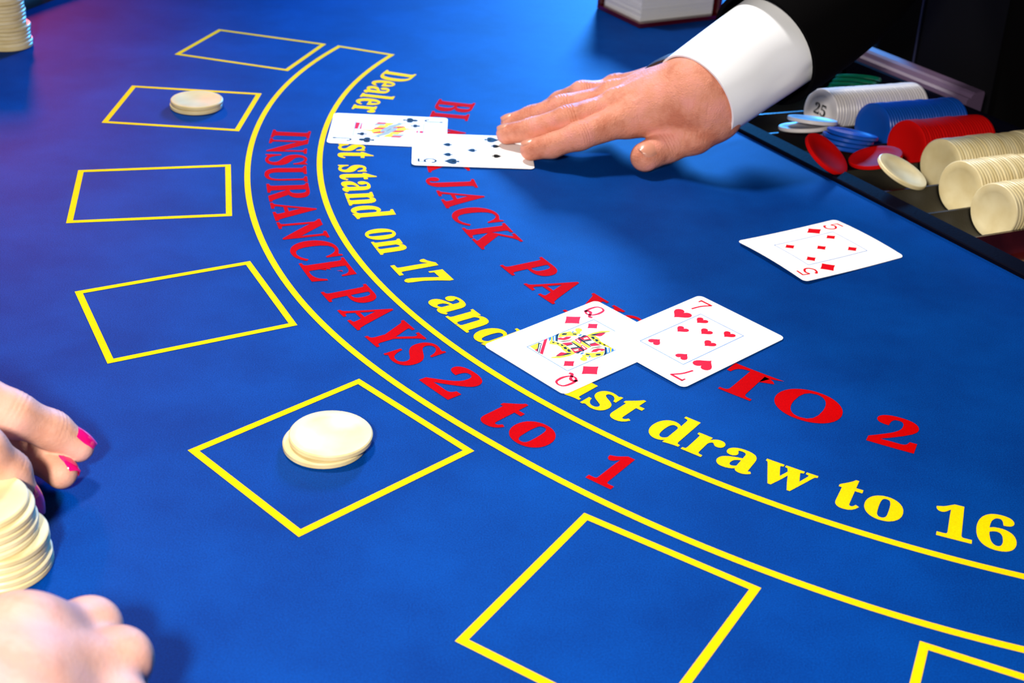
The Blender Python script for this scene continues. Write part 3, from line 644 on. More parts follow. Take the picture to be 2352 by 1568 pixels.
rack_part('back_ledge', V, F, M['lilac_ledge'], 'lilac grey stepped ledge', False)
for v0, v1 in ((V0+0.001, -3*PITCH_V), (9*PITCH_V, V1-0.001)):
    V, F = extrude_v([(0.0, -0.03), (0.0, 0.0012), (0.206, 0.001), (0.206, -0.035)], v0, v1)
    rack_part('end_wall', V, F, M['lilac_ledge'], None, False)

# ------------------------------------------------------------------ chips
CR, CT = 0.0198, 0.0031
def chip_mesh(name, m, r=CR, t=CT):
    b = 0.0006
    prof = [(0, -t/2+0.0003), (r*0.70, -t/2+0.0003), (r*0.73, -t/2), (r-b, -t/2), (r, -t/2+b), (r, t/2-b), (r-b, t/2), (r*0.73, t/2), (r*0.70, t/2-0.0003), (0, t/2-0.0003)]
    V, F = lathe(prof, 48)
    return autosmooth(mesh_of(name, V, F, m), 30)
CHIP = {c: chip_mesh(c+'_chip', M[c+'_chip']) for c in ('cream', 'red', 'blue', 'green', 'clear')}

def chip(colour, loc, axis, label, group=None, roll=0.0):
    o = link('poker_chip', CHIP[colour])
    q = Vector((0, 0, 1)).rotation_difference(Vector(axis).normalized())
    o.rotation_mode = 'QUATERNION'
    from mathutils import Quaternion
    o.rotation_quaternion = q @ Quaternion((0, 0, 1), roll)
    o.location = loc
    return tag(o, label, 'poker chip', group)

def ordinal(k):
    units = 'first second third fourth fifth sixth seventh eighth ninth tenth eleventh twelfth thirteenth fourteenth fifteenth sixteenth seventeenth eighteenth nineteenth'.split()
    if k <= 19: return units[k-1]
    t, u = divmod(k, 10)
    return ('twentieth', 'thirtieth', 'fortieth')[t-2] if u == 0 else ('twenty', 'thirty', 'forty')[t-2]+'-'+units[u-1]
ORD = 'first second third fourth fifth sixth seventh eighth ninth tenth eleventh twelfth thirteenth fourteenth fifteenth sixteenth seventeenth eighteenth nineteenth twentieth'.split()

def x_for(px, y, z):
    x = 0.0
    for _ in range(6):
        q = pixel((x, y, z))[0]; x += (px-q)*0.0003*max(0.5, y)
    return x
def stack(rights, base_px, z0, where, group, thick=CT):
    """rights: for each chip from the felt up, the picture column of its right edge"""
    base = at(*base_px, z0+thick/2)
    n = len(rights)
    for k, px in enumerate(rights):
        z = z0+(k+0.5)*(thick+0.00005)
        p = Vector((x_for(px, base.y, z)-CR, base.y+random.uniform(-0.0008, 0.0008), z))
        lab = ('bottom' if k == 0 else 'top' if k == n-1 else ORD[k])
        lab = ('%s cream chip %s' % (lab, where)) if k in (0, n-1) else ('cream chip, %s up from the felt %s' % (lab, where))
        chip('cream', p, (random.uniform(-.008, .008), random.uniform(-.008, .008), 1), lab, group, random.uniform(0, 6))

stack([73, 72.5, 69, 67.5, 67, 67, 58, 57.5, 56, 55.5, 53, 52.5, 52, 48, 45, 45, 44, 44, 43, 43],
      (73, 103), 0, 'in the tall stack at the far left corner', 'chips in the far stack')
stack([119, 117, 109, 108, 107, 84, 82, 76, 74, 58],
      (119, 1296), 0, 'in the stack beside the pink nailed hand', 'chips in the near stack')
p = at(452, 227, 2*CT)
chip('cream', (p.x-0.0006, p.y-0.0005, 0.5*CT), (0, 0, 1), 'lower cream chip of the pair in the betting box beyond', 'chips bet in the far box')
chip('cream', (p.x, p.y, 1.5*CT+0.0001), (0, 0, 1), 'upper cream chip of the pair in the betting box beyond', 'chips bet in the far box')
p = at(760.0, 993.5, 2*CT)
chip('cream', (p.x-0.0026, p.y-0.0020, 0.5*CT), (0, 0, 1), 'lower pale chip of the pair in the large near betting box', 'chips bet in the near box')
chip('cream', (p.x, p.y, 1.5*CT+0.0001), (0, 0, 1), 'upper pale chip of the pair in the large near betting box', 'chips bet in the near box')

# rows lying in the rack
def axis_z(u): return ridge(u)+GZ-0.0009
AX = (U+Vector((0, 0, -SL))).normalized()
def row(colour, k, u0, u1, name, first_label, group):
    vc = (k+0.5)*PITCH_V
    u, i = u0, 0
    off = 0.0; left = 0
    while u < u1:
        if left <= 0:
            left = random.choice([1, 1, 2, 4, 6, 8]); off = random.uniform(-0.0002, 0.0009 if colour == 'cream' else 0.0004)
        left -= 1
        tilt = random.uniform(-0.012, 0.012)
        loc = tray_pt(u, vc+random.uniform(-0.0003, 0.0003), axis_z(u)+off)
        if pixel(loc)[0] > W0+70: break
        ax = AX+VV*tilt*0.5
        chip(colour, loc, ax, first_label if i == 0 else name % ordinal(i+1), group, random.uniform(0, 6))
        u += CT+random.choice([0.0, 0.00005, 0.0001, 0.0002]); i += 1
row('cream', 2, 0.0865, 0.200, 'cream chip, %s from the front of the cream row next to red', 'front cream chip of the row next to the red chips', 'chips in the cream row next to red')
row('cream', 3, 0.0610, 0.200, 'cream chip, %s from the front of the middle cream row', 'front cream chip of the middle cream row', 'chips in the middle cream row')
row('cream', 4, 0.0480, 0.200, 'cream chip, %s from the front of the nearest cream row', 'front cream chip of the nearest row in the tray', 'chips in the nearest cream row')
row('red', 1, 0.0930, 0.176, 'red chip, %s from the front of the packed red row', 'front red chip of the packed red row', 'chips in the red row')
row('blue', 0, 0.0980, 0.190, 'blue chip, %s from the front of the packed blue row', 'flat blue face at the front of the packed blue row', 'chips in the blue row')
row('clear', -1, 0.0800, 0.187, 'frosted white chip, %s from the front of the packed white row', 'frosted white chip numbered 25 at the front of its row', 'chips in the white row')

def cam_axis(img_x, img_up, toward):
    v = RT*img_x+UP*img_up-FW*toward
    return v.normalized()
def loose(colour, px, py, z, img, label, group=None):
    p = at(px, py, z)
    chip(colour, p, cam_axis(*img), label, group)
loose('cream', 2072, 394, 0.0110, (0.42, 0.74, 0.60), 'single cream chip tipped back in the channel before the cream row')
loose('red', 1898, 354, 0.0115, (0.56, 0.58, 0.64), 'red chip leaning at the front end of its channel', 'loose red chips')
loose('red', 2011, 362, 0.0065, (-0.22, 0.86, 0.46), 'red chip slumped flat before the packed red row', 'loose red chips')
n_ = cam_axis(0.16, 0.90, 0.30)
for i in range(4):
    p = at(1929, 334, 0.0015)+n_*(CT*i)+(U*0.0022+VV*0.0012)*i
    chip('blue', p, n_, '%s chip of the slumped blue pile before the packed blue row' % ('bottom', 'second', 'third', 'top')[i], 'slumped blue chips')
loose('clear', 1846, 292, 0.0035, (-0.04, 0.93, 0.30), 'lower frosted white chip lying flat before the white row', 'loose white chips')
loose('clear', 1866, 276, 0.0085, (0.10, 0.93, 0.28), 'upper frosted white chip tipped on another before the white row', 'loose white chips')
for i in range(4):
    p = tray_pt(0.150+0.003*i, -1.45*PITCH_V, -0.004+0.0033*i)
    chip('green', p, cam_axis(0.10, 0.97, 0.10), '%s green chip of the short pile beside the white row' % ('bottom', 'second', 'third', 'top')[i], 'green chips in the rack')

# the number on the front white chip
def digits(text, em):
    x, polys = 0.0, []
    for ch in text:
        g = GLYPHS[ch]; loops = []
        for l in g: loops.append([((l[i]/1000+x)*em, l[i+1]/1000*em) for i in range(0, len(l), 2)])
        loops.sort(key=lambda p: -(max(q[0] for q in p)-min(q[0] for q in p)))
        polys.append(loops); x += 0.56
    return [[[(px-x*em/2, py-0.36*em) for px, py in l] for l in g] for g in polys]
front = next(o for o in COL.objects if o.get('label', '').startswith('frosted white chip numbered 25'))
V, F = [], []
bx = VV.copy(); by = AX.cross(bx)*-1
if by.z < 0: by = -by
bx = -AX; bx = by.cross(-AX).normalized()
for loops in digits('25', 0.013):
    pts = [[Vector((x, y, 0)) for x, y in l] for l in loops]
    allp = [p for l in pts for p in l]; b = len(V)
    for t in tessellate_polygon(pts): F.append(tuple(b+i for i in t))
    V += allp
imat = Matrix((bx, by, -AX)).transposed()
W3 = [front.location+imat @ (Vector((p.x-0.001, p.y+0.0025, 0)))-AX*(CT/2+0.0001) for p in V]
o = link('number_print', mesh_of('number_print', W3, F, M['card_black']))
bpy.context.view_layer.update()
o.parent = front
o.matrix_parent_inverse = front.matrix_world.inverted()
o['label'] = 'black number 25'

# ------------------------------------------------------------------ discard holder and the cards in it
Fp, Lp, Rp = at(1470, 50, 0.005), at(1390, 12, 0.005), at(1647, 30, 0.005)
ex = (Rp-Fp).normalized(); ey = Vector((-ex.y, ex.x, 0))
HW, HD = 0.092, 0.066
hold = tag(empty('discard_holder', (Fp.x, Fp.y, 0)), 'dark red acrylic discard holder at the far edge of the table', 'card holder')
def hold_box(name, lo, hi, m, root=hold):
    V, F = [], []; box(V, F, lo, hi)
    V = [ex*v[0]+ey*v[1]+Vector((0, 0, v[2])) for v in V]
    me = mesh_of(name, V, F, m)
    bm = bmesh.new(); bm.from_mesh(me); bmesh.ops.recalc_face_normals(bm, faces=bm.faces)
    bmesh.ops.bevel(bm, geom=bm.edges, offset=0.0006, segments=1, affect='EDGES'); bm.to_mesh(me); bm.free()
    return link(name, me, root)
hold_box('base', (-0.004, -0.005, 0.0002), (HW+0.004, HD+0.004, 0.0045), M['oxblood'])
hold_box('back_wall', (-0.004, HD, 0.0045), (HW+0.004, HD+0.004, 0.075), M['oxblood'])
hold_box('side_wall', (HW, -0.005, 0.0045), (HW+0.004, HD, 0.075), M['oxblood'])
V, F = [], []
z = 0.0047; i = 0
while z < 0.068:
    jx, jy = random.gauss(0, 0.0002), random.gauss(0, 0.0002)
    if 55 < i < 58 or 110 < i < 112: jx -= 0.001; jy -= 0.0008
    box(V, F, (0.001+jx, 0.001+jy, z), (0.001+0.088+jx, 0.001+0.063+jy, z+0.00038)); z += 0.0004; i += 1
V = [ex*v[0]+ey*v[1]+Vector((0, 0, v[2])) for v in V]
o = link('card_stack', mesh_of('card_stack', V, F, M['card_edges']), None, (Fp.x, Fp.y, 0))
tag(o, 'thick block of white playing cards standing in the dark red holder', 'card stack', kind='stuff')

# ------------------------------------------------------------------ playing cards
CW, CH, CTK, CRAD = 0.0634, 0.088, 0.0003, 0.0035
def card_rings():
    rings = []
    for s in (1.0, 0.86, 0.7, 0.5, 0.28):
        w, h, r = CW/2*s, CH/2*s, CRAD*s
        ring = []
        for (cx_, cy_, a_) in ((w-r, h-r, 0), (-(w-r), h-r, 90), (-(w-r), -(h-r), 180), (w-r, -(h-r), 270)):
            for j in range(7):
                a = math.radians(a_+15*j); ring.append((cx_+r*math.cos(a), cy_+r*math.sin(a)))
            # points along the following side
            nx = {0: (-(w-r), h), 90: (-w, -(h-r)), 180: (w-r, -h), 270: (w, h-r)}[a_]
            x0, y0 = ring[-1]
            for j in range(1, 6): ring.append((x0+(nx[0]-x0)*j/6, y0+(nx[1]-y0)*j/6))
        rings.append(ring)
    return rings
RINGS = card_rings()
def card_mesh(bend):
    V, F = [], []
    n = len(RINGS[0])
    def add(z):
        base = len(V)
        for ring in RINGS:
            for x, y in ring: V.append((x, y, z+bend(x, y)))
        V.append((0, 0, z+bend(0, 0)))
        return base
    top = add(CTK/2); bot = add(-CTK/2)
    for base, up in ((top, True), (bot, False)):
        for k in range(len(RINGS)-1):
            for j in range(n):
                q = (base+k*n+j, base+k*n+(j+1) % n, base+(k+1)*n+(j+1) % n, base+(k+1)*n+j)
                F.append(q if up else q[::-1])
        c = base+len(RINGS)*n
        for j in range(n):
            q = (base+(len(RINGS)-1)*n+j, base+(len(RINGS)-1)*n+(j+1) % n, c)
            F.append(q if up else q[::-1])
    for j in range(n): F.append((bot+j, bot+(j+1) % n, top+(j+1) % n, top+j))
    return autosmooth(mesh_of('playing_card', V, F, M['card']), 50)

def P_heart(s):
    pts = []
    for k in range(28):
        t = 2*math.pi*k/28
        x = 16*math.sin(t)**3; y = 13*math.cos(t)-5*math.cos(2*t)-2*math.cos(3*t)-math.cos(4*t)
        pts.append((x/32*s, (y+2.5)/29*s))
    return [[pts]]
def P_diamond(s, curve=0.06):
    pts = []
    c = [(0, .56), (-.46, 0), (0, -.56), (.46, 0)]
    for i in range(4):
        a, b = Vector(c[i]), Vector(c[(i+1) % 4])
        for j in range(5):
            t = j/5; p = a.lerp(b, t); p = p*(1-curve*4*t*(1-t))
            pts.append((p.x*s, p.y*s))
    return [[pts]]
def P_circle(x, y, r, n=16):
    return [(x+r*math.cos(2*math.pi*k/n), y+r*math.sin(2*math.pi*k/n)) for k in range(n)]
def P_spade(s):
    body = [(x, -y) for x, y in P_heart(1)[0][0]]
    body = [(x*s*0.95, (y*0.86+0.07)*s) for x, y in body]
    stem = [(-0.03*s, -0.05*s), (-0.16*s, -0.52*s), (0.16*s, -0.52*s), (0.03*s, -0.05*s)]
    return [[body], [stem]]
def P_club(s):
    return [[P_circle(0, 0.25*s, 0.215*s)], [P_circle(-0.24*s, -0.08*s, 0.215*s)], [P_circle(0.24*s, -0.08*s, 0.215*s)],
            [[(-0.03*s, 0.12*s), (-0.05*s, -0.1*s), (-0.15*s, -0.54*s), (0.15*s, -0.54*s), (0.05*s, -0.1*s), (0.03*s, 0.12*s)]]]

def stroke(pts, widths):
    """a ribbon of varying width along a polyline"""
    L, R = [], []
    for i, p in enumerate(pts):
        a = Vector(pts[max(i-1, 0)]); b = Vector(pts[min(i+1, len(pts)-1)])
        d = (b-a).normalized(); nrm = Vector((-d.y, d.x)); w = widths[i] if isinstance(widths, list) else widths
        L.append(tuple(Vector(p)+nrm*w/2)); R.append(tuple(Vector(p)-nrm*w/2))
    return [[L+R[::-1]]]
def quads(pts, widths):
    L = []
    for i in range(len(pts)-1):
        sub = stroke([pts[i], pts[i+1]], [widths[i], widths[i+1]] if isinstance(widths, list) else widths)
        L += sub
    return L
def ribbon(pts, widths):
    s = stroke(pts, widths)[0][0]; n = len(pts)
    return [[[s[i], s[i+1], s[2*n-2-i], s[2*n-1-i]]] for i in range(n-1)]
def smooth(pts, k=5):
    out = []
    n = len(pts)
    for i in range(n-1):
        p0, p1, p2, p3 = (Vector(pts[max(0, min(n-1, j))]) for j in (i-1, i, i+1, i+2))
        for j in range(k):
            t = j/k
            out.append(tuple(0.5*((2*p1)+(-p0+p2)*t+(2*p0-5*p1+4*p2-p3)*t*t+(-p0+3*p1-3*p2+p3)*t**3)))
    out.append(pts[-1]); return out
def index_glyph(ch, s=1.0):
    """slim index figures, unit height about 1, centred"""
    if ch == '7':
        g = ribbon([(-.35, .26), (-.35, .50)], .10)+ribbon([(-.40, .46), (.42, .46)], .12)+ribbon(smooth([(.36, .44), (.08, .02), (-.06, -.52)]), .12)
    elif ch == '5':
        g = ribbon([(-.26, .05), (-.20, .50)], .09)+ribbon([(-.23, .46), (.32, .46)], .11)+ribbon(smooth([(-.26, .04), (.02, .13), (.30, -.05), (.31, -.30), (.06, -.50), (-.20, -.46), (-.34, -.34)]), .12)
        g += [[P_circle(-.31, -.34, .09)]]
    elif ch == 'J':
        g = ribbon([(.14, .42), (.14, -.22)], .13)+ribbon(smooth([(.14, -.2), (.10, -.42), (-.12, -.5), (-.30, -.36)]), .12)+[[P_circle(.14, .46, .12)]]+[[P_circle(-.28, -.34, .09)]]
    else:
        loop = smooth([(0, .50), (-.26, .40), (-.34, .08), (-.30, -.26), (-.08, -.44), (.18, -.38), (.32, -.12), (.33, .14), (.24, .40), (0, .50)])
        wd = [.09+.07*abs(math.sin(2*math.pi*i/(len(loop)-1)))**2 for i in range(len(loop))]
        g = ribbon(loop, wd)+ribbon(smooth([(-.36, -.36), (-.20, -.20), (.0, -.22), (.14, -.40), (.30, -.54), (.44, -.48)]), .15)
    return [[[(x*s*0.82, y*s) for x, y in l] for l in poly] for poly in g]

def xf(polys, x, y, flip=False):
    k = -1 if flip else 1
    return [[[(px*k+x, py*k+y) for px, py in l] for l in poly] for poly in polys]

PRINT_Z = CTK/2+0.00006
def print_part(name, polys, material, root, bend, z=PRINT_Z, label=None):
    V, F = [], []
    for loops in polys:
        pts = [[Vector((x, y, 0)) for x, y in l] for l in loops]
        allp = [p for l in pts for p in l]; b = len(V)
        tris = tessellate_polygon(pts)
        V += [(p.x, p.y, z+bend(p.x, p.y)) for p in allp]
        for t in tris:
            a, b2, c = (allp[i] for i in t)
            nz = (b2.x-a.x)*(c.y-a.y)-(b2.y-a.y)*(c.x-a.x)
            if abs(nz) > 1e-16: F.append(tuple(b+i for i in (t if nz > 0 else (t[0], t[2], t[1]))))
    o = link(name, mesh_of(name, V, F, material), root)
    if label: o['label'] = label
    return o

flat0 = lambda x, y: 0.0
def playing_card(index, suit, loc, ang, label, bend=flat0, lift=0.0, tilt=(0, 0), court=None, line=True):
    me = card_mesh(bend)
    o = link('playing_card', me, None, loc)
    o.rotation_euler = (tilt[0], tilt[1], ang)
    tag(o, label, 'playing card')
    red = suit in ('heart', 'diamond')
    ink = M['card_red'] if red else M['card_black']
    pip = {'heart': P_heart, 'diamond': P_diamond, 'spade': P_spade, 'club': P_club}[suit]
    for fl in (False, True):
        k = -1 if fl else 1
        print_part('index', xf(index_glyph(index, 0.0128), -0.0226*k, 0.0332*k, fl), ink, o, bend)
        print_part('pip', xf(pip(0.0115), -0.0226*k, 0.0158*k, fl), ink, o, bend)
    fx, fy, lw = 0.0158, 0.0260, 0.0002
    if line:
        L = []
        for (x0, y0, x1, y1) in ((-fx, -fy, fx, -fy), (fx, -fy, fx, fy), (fx, fy, -fx, fy), (-fx, fy, -fx, -fy)):
            L += ribbon([(x0+(x1-x0)*t/8, y0+(y1-y0)*t/8) for t in range(9)], lw*2)
        print_part('frame_line', L, M['card_line'], o, bend)
    spots = {'7': [(-.0102, .0195, 0), (.0098, .0195, 0), (-.0102, .0025, 0), (.0098, .0025, 0), (-.0002, .0115, 0), (-.0102, -.0190, 1), (.0098, -.0190, 1)],
             '5': [(-.0098, .0185, 0), (.0098, .0185, 0), (0, 0.0005, 0), (-.0098, -.0180, 1), (.0098, -.0180, 1)]}.get(index, [(-.0108, .0200, 0), (.0108, -.0200, 1)])
    for x, y, fl in spots:
        print_part('pip', xf(pip(0.0074), x, y, bool(fl)), ink, o, bend)
    if court:
        for i, (c, pts) in enumerate(court):
            pass
        groups = {}
        for layer, (c, pts) in enumerate(court):
            for fl in (1, -1):
                groups.setdefault(c, []).append((layer, [[(x*1e-4*fl, y*1e-4*fl) for x, y in pts]]))
        V, F, mats, mi = [], [], [], []
        for layer, (c, pts) in enumerate(court):
            if INK[c] not in mats: mats.append(INK[c])
            for fl in (1, -1):
                lp = [Vector((x*1e-4*fl, y*1e-4*fl, 0)) for x, y in pts]
                b = len(V)
                V += [(p.x, p.y, PRINT_Z+layer*0.000002) for p in lp]
                for t in tessellate_polygon([lp]):
                    a, b2, c3 = (lp[i] for i in t)
                    nz = (b2.x-a.x)*(c3.y-a.y)-(b2.y-a.y)*(c3.x-a.x)
                    F.append(tuple(b+i for i in (t if nz > 0 else (t[0], t[2], t[1])))); mi.append(mats.index(INK[c]))
        me = mesh_of('court_figure', V, F, mats); me.polygons.foreach_set('material_index', mi)
        link('court_figure', me, o)['label'] = 'two-way court figure in yellow, red, black and blue'
    return o

def mm(x, y, z): return (x/1000, y/1000, z/1000)
JACK = [('red', [(-8, 208), (-8, 258), (132, 258), (126, 208)]), ('pale', [(-20, 235), (120, 225), (125, 215), (-20, 222)]), ('pale', [(60, 190), (75, 190), (70, 110), (55, 110)]),
        ('pale', [(0, 205), (20, 205), (20, 170), (0, 170)]), ('yellow', [(-22, 205), (-8, 205), (-20, 150), (-10, 110), (-60, 100), (-45, 150)]),
        ('yellow', [(-100, 60), (-90, 120), (-10, 130), (110, 60), (60, -10), (-60, 10)]), ('red', [(-90, 110), (-70, 118), (-20, 40), (-60, 20)]), ('red', [(0, 120), (35, 108), (50, 20), (10, 20)]),
        ('grey', [(-150, 70), (-130, 100), (-80, 50), (20, -10), (60, -60), (10, -60), (-90, 0)]), ('red', [(120, 110), (150, 90), (150, -40), (125, -10)]),
        ('grey', [(85, 120), (115, 110), (120, 0), (90, 20)]), ('yellow', [(-150, 20), (-130, 30), (-70, -20), (-110, -40), (-150, -20)]), ('blue', [(-158, 120), (-150, 120), (-150, 60), (-158, 60)])]

a_deg = math.radians
playing_card('Q', 'diamond', mm(38.0, 618.4, 0.35), a_deg(-45.85), 'queen of diamonds lying partly under the seven of hearts', court=QUEEN)
playing_card('7', 'heart', mm(100.4, 632.6, 0.80), a_deg(-45.5), 'seven of hearts overlapping the queen of diamonds', tilt=(0.0, 0.004))
bend5 = lambda x, y: 0.0016*max(0.0, (-y/0.044+0.6)/1.6)**2 + 0.0012*(1-(x/0.0317)**2)
playing_card('5', 'diamond', mm(195.0, 762.5, 0.35), a_deg(-56.0), 'five of diamonds lying alone, slightly warped, before the chip tray', bend=bend5)
playing_card('J', 'club', mm(-103.5, 926.5, 0.35), a_deg(93.4), 'jack of clubs lying across the yellow line, left of the dealer hand', court=JACK)
playing_card('5', 'spade', mm(-38.5, 894.6, 0.85), a_deg(95.0), 'five of spades under the fingertips of the dealer', line=False, tilt=(0.0, 0.0))

# ------------------------------------------------------------------ people: smooth bodies from blended, tapering limbs
def cone_d(P, a, b, ra, rb):
    a = np.asarray(a, np.float32); b = np.asarray(b, np.float32)
    ab = b-a; t = np.clip(((P-a) @ ab)/max(float(ab @ ab), 1e-12), 0, 1)
    d = P-(a+t[:, None]*ab)
    return np.sqrt((d*d).sum(1))-(ra+(rb-ra)*t)
def smin(a, b, k):
    h = np.maximum(k-np.abs(a-b), 0)/k
    return np.minimum(a, b)-h*h*k*0.25
def chain_d(P, pts, k):
    """pts: (point, radius) joints"""
    d = None
    for (a, ra), (b, rb) in zip(pts, pts[1:]):
        e = cone_d(P, a, b, ra, rb)
        d = e if d is None else smin(d, e, k)
    return d

def surface_net(fn, lo, hi, h):
    lo = np.array(lo, np.float32); hi = np.array(hi, np.float32)
    n = np.ceil((hi-lo)/h).astype(int)+1
    ax = [lo[i]+np.arange(n[i], dtype=np.float32)*h for i in range(3)]
    D = np.empty(n, np.float32)
    for i in range(0, n[0], 24):
        X, Y, Z = np.meshgrid(ax[0][i:i+24], ax[1], ax[2], indexing='ij')
        P = np.stack([X.ravel(), Y.ravel(), Z.ravel()], 1)
        D[i:i+24] = fn(P).reshape(X.shape)
    S = D < 0
    nx, ny, nz = n-1
    cnt = np.zeros((nx, ny, nz), np.int8)
    for i in (0, 1):
        for j in (0, 1):
            for k in (0, 1):
                cnt += S[i:i+nx, j:j+ny, k:k+nz]
    act = (cnt > 0) & (cnt < 8)
    idx = -np.ones((nx, ny, nz), np.int64)
    cells = np.argwhere(act)
    idx[act] = np.arange(len(cells))
    acc = np.zeros((len(cells), 3), np.float32); num = np.zeros(len(cells), np.float32)
    corners = [(i, j, k) for i in (0, 1) for j in (0, 1) for k in (0, 1)]
    for a in corners:
        for b in corners:
            if a < b and sum(abs(p-q) for p, q in zip(a, b)) == 1:
                ca = cells+np.array(a); cb = cells+np.array(b)
                da = D[ca[:, 0], ca[:, 1], ca[:, 2]]; db = D[cb[:, 0], cb[:, 1], cb[:, 2]]
                m = (da < 0) != (db < 0)
                t = np.where(m, da/np.where(da == db, 1, da-db), 0)[:, None]
                acc += np.where(m[:, None], np.array(a)+t*(np.array(b)-np.array(a)), 0); num += m
    V = lo+(cells+acc/num[:, None])*h
    quads = []
    for axis in range(3):
        sl = [slice(None)]*3; s2 = [slice(None)]*3
        sl[axis] = slice(0, -1); s2[axis] = slice(1, None)
        A, B = S[tuple(sl)], S[tuple(s2)]
        e = np.argwhere(A != B)
        u, v = [(1, 2), (2, 0), (0, 1)][axis]
        e = e[(e[:, u] > 0) & (e[:, v] > 0) & (e[:, u] < n[u]-1) & (e[:, v] < n[v]-1)]
        ins = S[e[:, 0], e[:, 1], e[:, 2]]
        du = np.zeros(3, int); du[u] = 1; dv = np.zeros(3, int); dv[v] = 1
        q = [e-du-dv, e-dv, e, e-du]
        q = np.stack([idx[c[:, 0], c[:, 1], c[:, 2]] for c in q], 1)
        q[~ins] = q[~ins][:, ::-1]
        quads.append(q)
    Q = np.concatenate(quads)
    Q = Q[(Q >= 0).all(1)]
    for _ in range(2):                                    # settle the vertices on the surface
        eps = h*0.3
        d0 = fn(V)
        g = np.stack([(fn(V+np.eye(3, dtype=np.float32)[i]*eps)-d0)/eps for i in range(3)], 1)
        V = V-(d0/np.maximum((g*g).sum(1), 0.2))[:, None]*g
    return V, Q

def refine(V, Q, fn, h):
    """split every quad in four and settle the new vertices"""
    n = len(V)
    E = np.stack([Q, np.roll(Q, -1, 1)], 2).reshape(-1, 2)
    Es = np.sort(E, 1)
    key = Es[:, 0].astype(np.int64)*n+Es[:, 1]
    uq, first, inv = np.unique(key, return_index=True, return_inverse=True)
    mid = (V[Es[first, 0]]+V[Es[first, 1]])/2
    cen = V[Q].mean(1)
    em = n+inv.reshape(-1, 4)
    ci = n+len(uq)+np.arange(len(Q))
    N = [np.stack([Q[:, k], em[:, k], ci, em[:, k-1]], 1) for k in range(4)]
    V2 = np.concatenate([V, mid, cen]).astype(np.float32)
    Q2 = np.concatenate(N)
    for _ in range(2):
        eps = h*0.3; d0 = fn(V2)
        g = np.stack([(fn(V2+np.eye(3, dtype=np.float32)[i]*eps)-d0)/eps for i in range(3)], 1)
        V2 = V2-(d0/np.maximum((g*g).sum(1), 0.2))[:, None]*g
    return V2, Q2

def body_mesh(name, fn, lo, hi, h, material, detail=None):
    V, Q = surface_net(fn, lo, hi, h)
    if detail is not None: V, Q = refine(V, Q, fn, h)
    if detail is not None:
        eps = h*0.5; d0 = fn(V)
        g = np.stack([(fn(V+np.eye(3, dtype=np.float32)[i]*eps)-d0)/eps for i in range(3)], 1)
        g /= np.linalg.norm(g, axis=1, keepdims=True)+1e-9
        V = V+g*detail(V, g)[:, None]
    me = bpy.data.meshes.new(name)
    me.vertices.add(len(V)); me.vertices.foreach_set('co', V.astype(np.float32).ravel())
    me.loops.add(Q.size); me.loops.foreach_set('vertex_index', Q.astype(np.int32).ravel())
    me.polygons.add(len(Q)); me.polygons.foreach_set('loop_start', np.arange(0, Q.size, 4, dtype=np.int32))
    me.polygons.foreach_set('loop_total', np.full(len(Q), 4, np.int32))
    me.materials.append(material)
    me.update(calc_edges=True); me.validate()
    me.polygons.foreach_set('use_smooth', [True]*len(me.polygons))
    return me

def creases(joints):
    """fine transverse folds over finger joints: (point, direction, half length, spacing, count, depth)"""
    J = [(np.array(p, np.float32), np.array(Vector(d).normalized(), np.float32), r, sp, c, dep) for p, d, r, sp, c, dep in joints]
    def f(V, g):
        out = np.zeros(len(V), np.float32)
        for p, d, r, sp, c, dep in J:
            w = V-p; t = w @ d; near = np.exp(-(((w*w).sum(1))/(r*r))**2)
            for i in range(c):
                off = (i-(c-1)/2)*sp
                out -= 1.5*dep*np.exp(-((t-off)/(0.0006))**2)*near*np.clip(g[:, 2]+0.35, 0, 1)
        return out
    return f

def nail_mesh(center, fwd, up, w, l, material, arch=0.40, thick=0.0009):
    fwd = Vector(fwd).normalized(); side = fwd.cross(Vector(up)).normalized(); up = side.cross(fwd).normalized()
    nu, nv = 9, 9
    V, F = [], []
    for lay in (0, 1):
        for i in range(nu):
            for j in range(nv):
                a, b = -1+2*i/(nu-1), -1+2*j/(nv-1)
                k = (1-0.30*abs(a)**3.0)
                x = a*l/2*(1-0.12*b*b); y = b*w/2*k
                z = -arch*w*0.5*(b*b)-0.10*l*(a*a)*(1 if a > 0 else 0.5)-(thick if lay else 0)
                V.append(Vector(center)+fwd*x+side*y+up*z)
    def vid(l_, i, j): return l_*nu*nv+i*nv+j
    for i in range(nu-1):
        for j in range(nv-1):
            q = (vid(0, i, j), vid(0, i+1, j), vid(0, i+1, j+1), vid(0, i, j+1))
            F.append(q); F.append(tuple(vid(1, (v % (nu*nv))//nv, v % nv) for v in q[::-1]))
    rim = [(i, 0) for i in range(nu)]+[(nu-1, j) for j in range(1, nv)]+[(i, nv-1) for i in reversed(range(nu-1))]+[(0, j) for j in reversed(range(1, nv-1))]
    for a, b in zip(rim, rim[1:]+rim[:1]): F.append((vid(0, *a), vid(1, *a), vid(1, *b), vid(0, *b)))
    me = mesh_of('fingernail', V, F, material)
    bm = bmesh.new(); bm.from_mesh(me); bmesh.ops.recalc_face_normals(bm, faces=bm.faces); bm.to_mesh(me); bm.free()
    return autosmooth(me, 60)

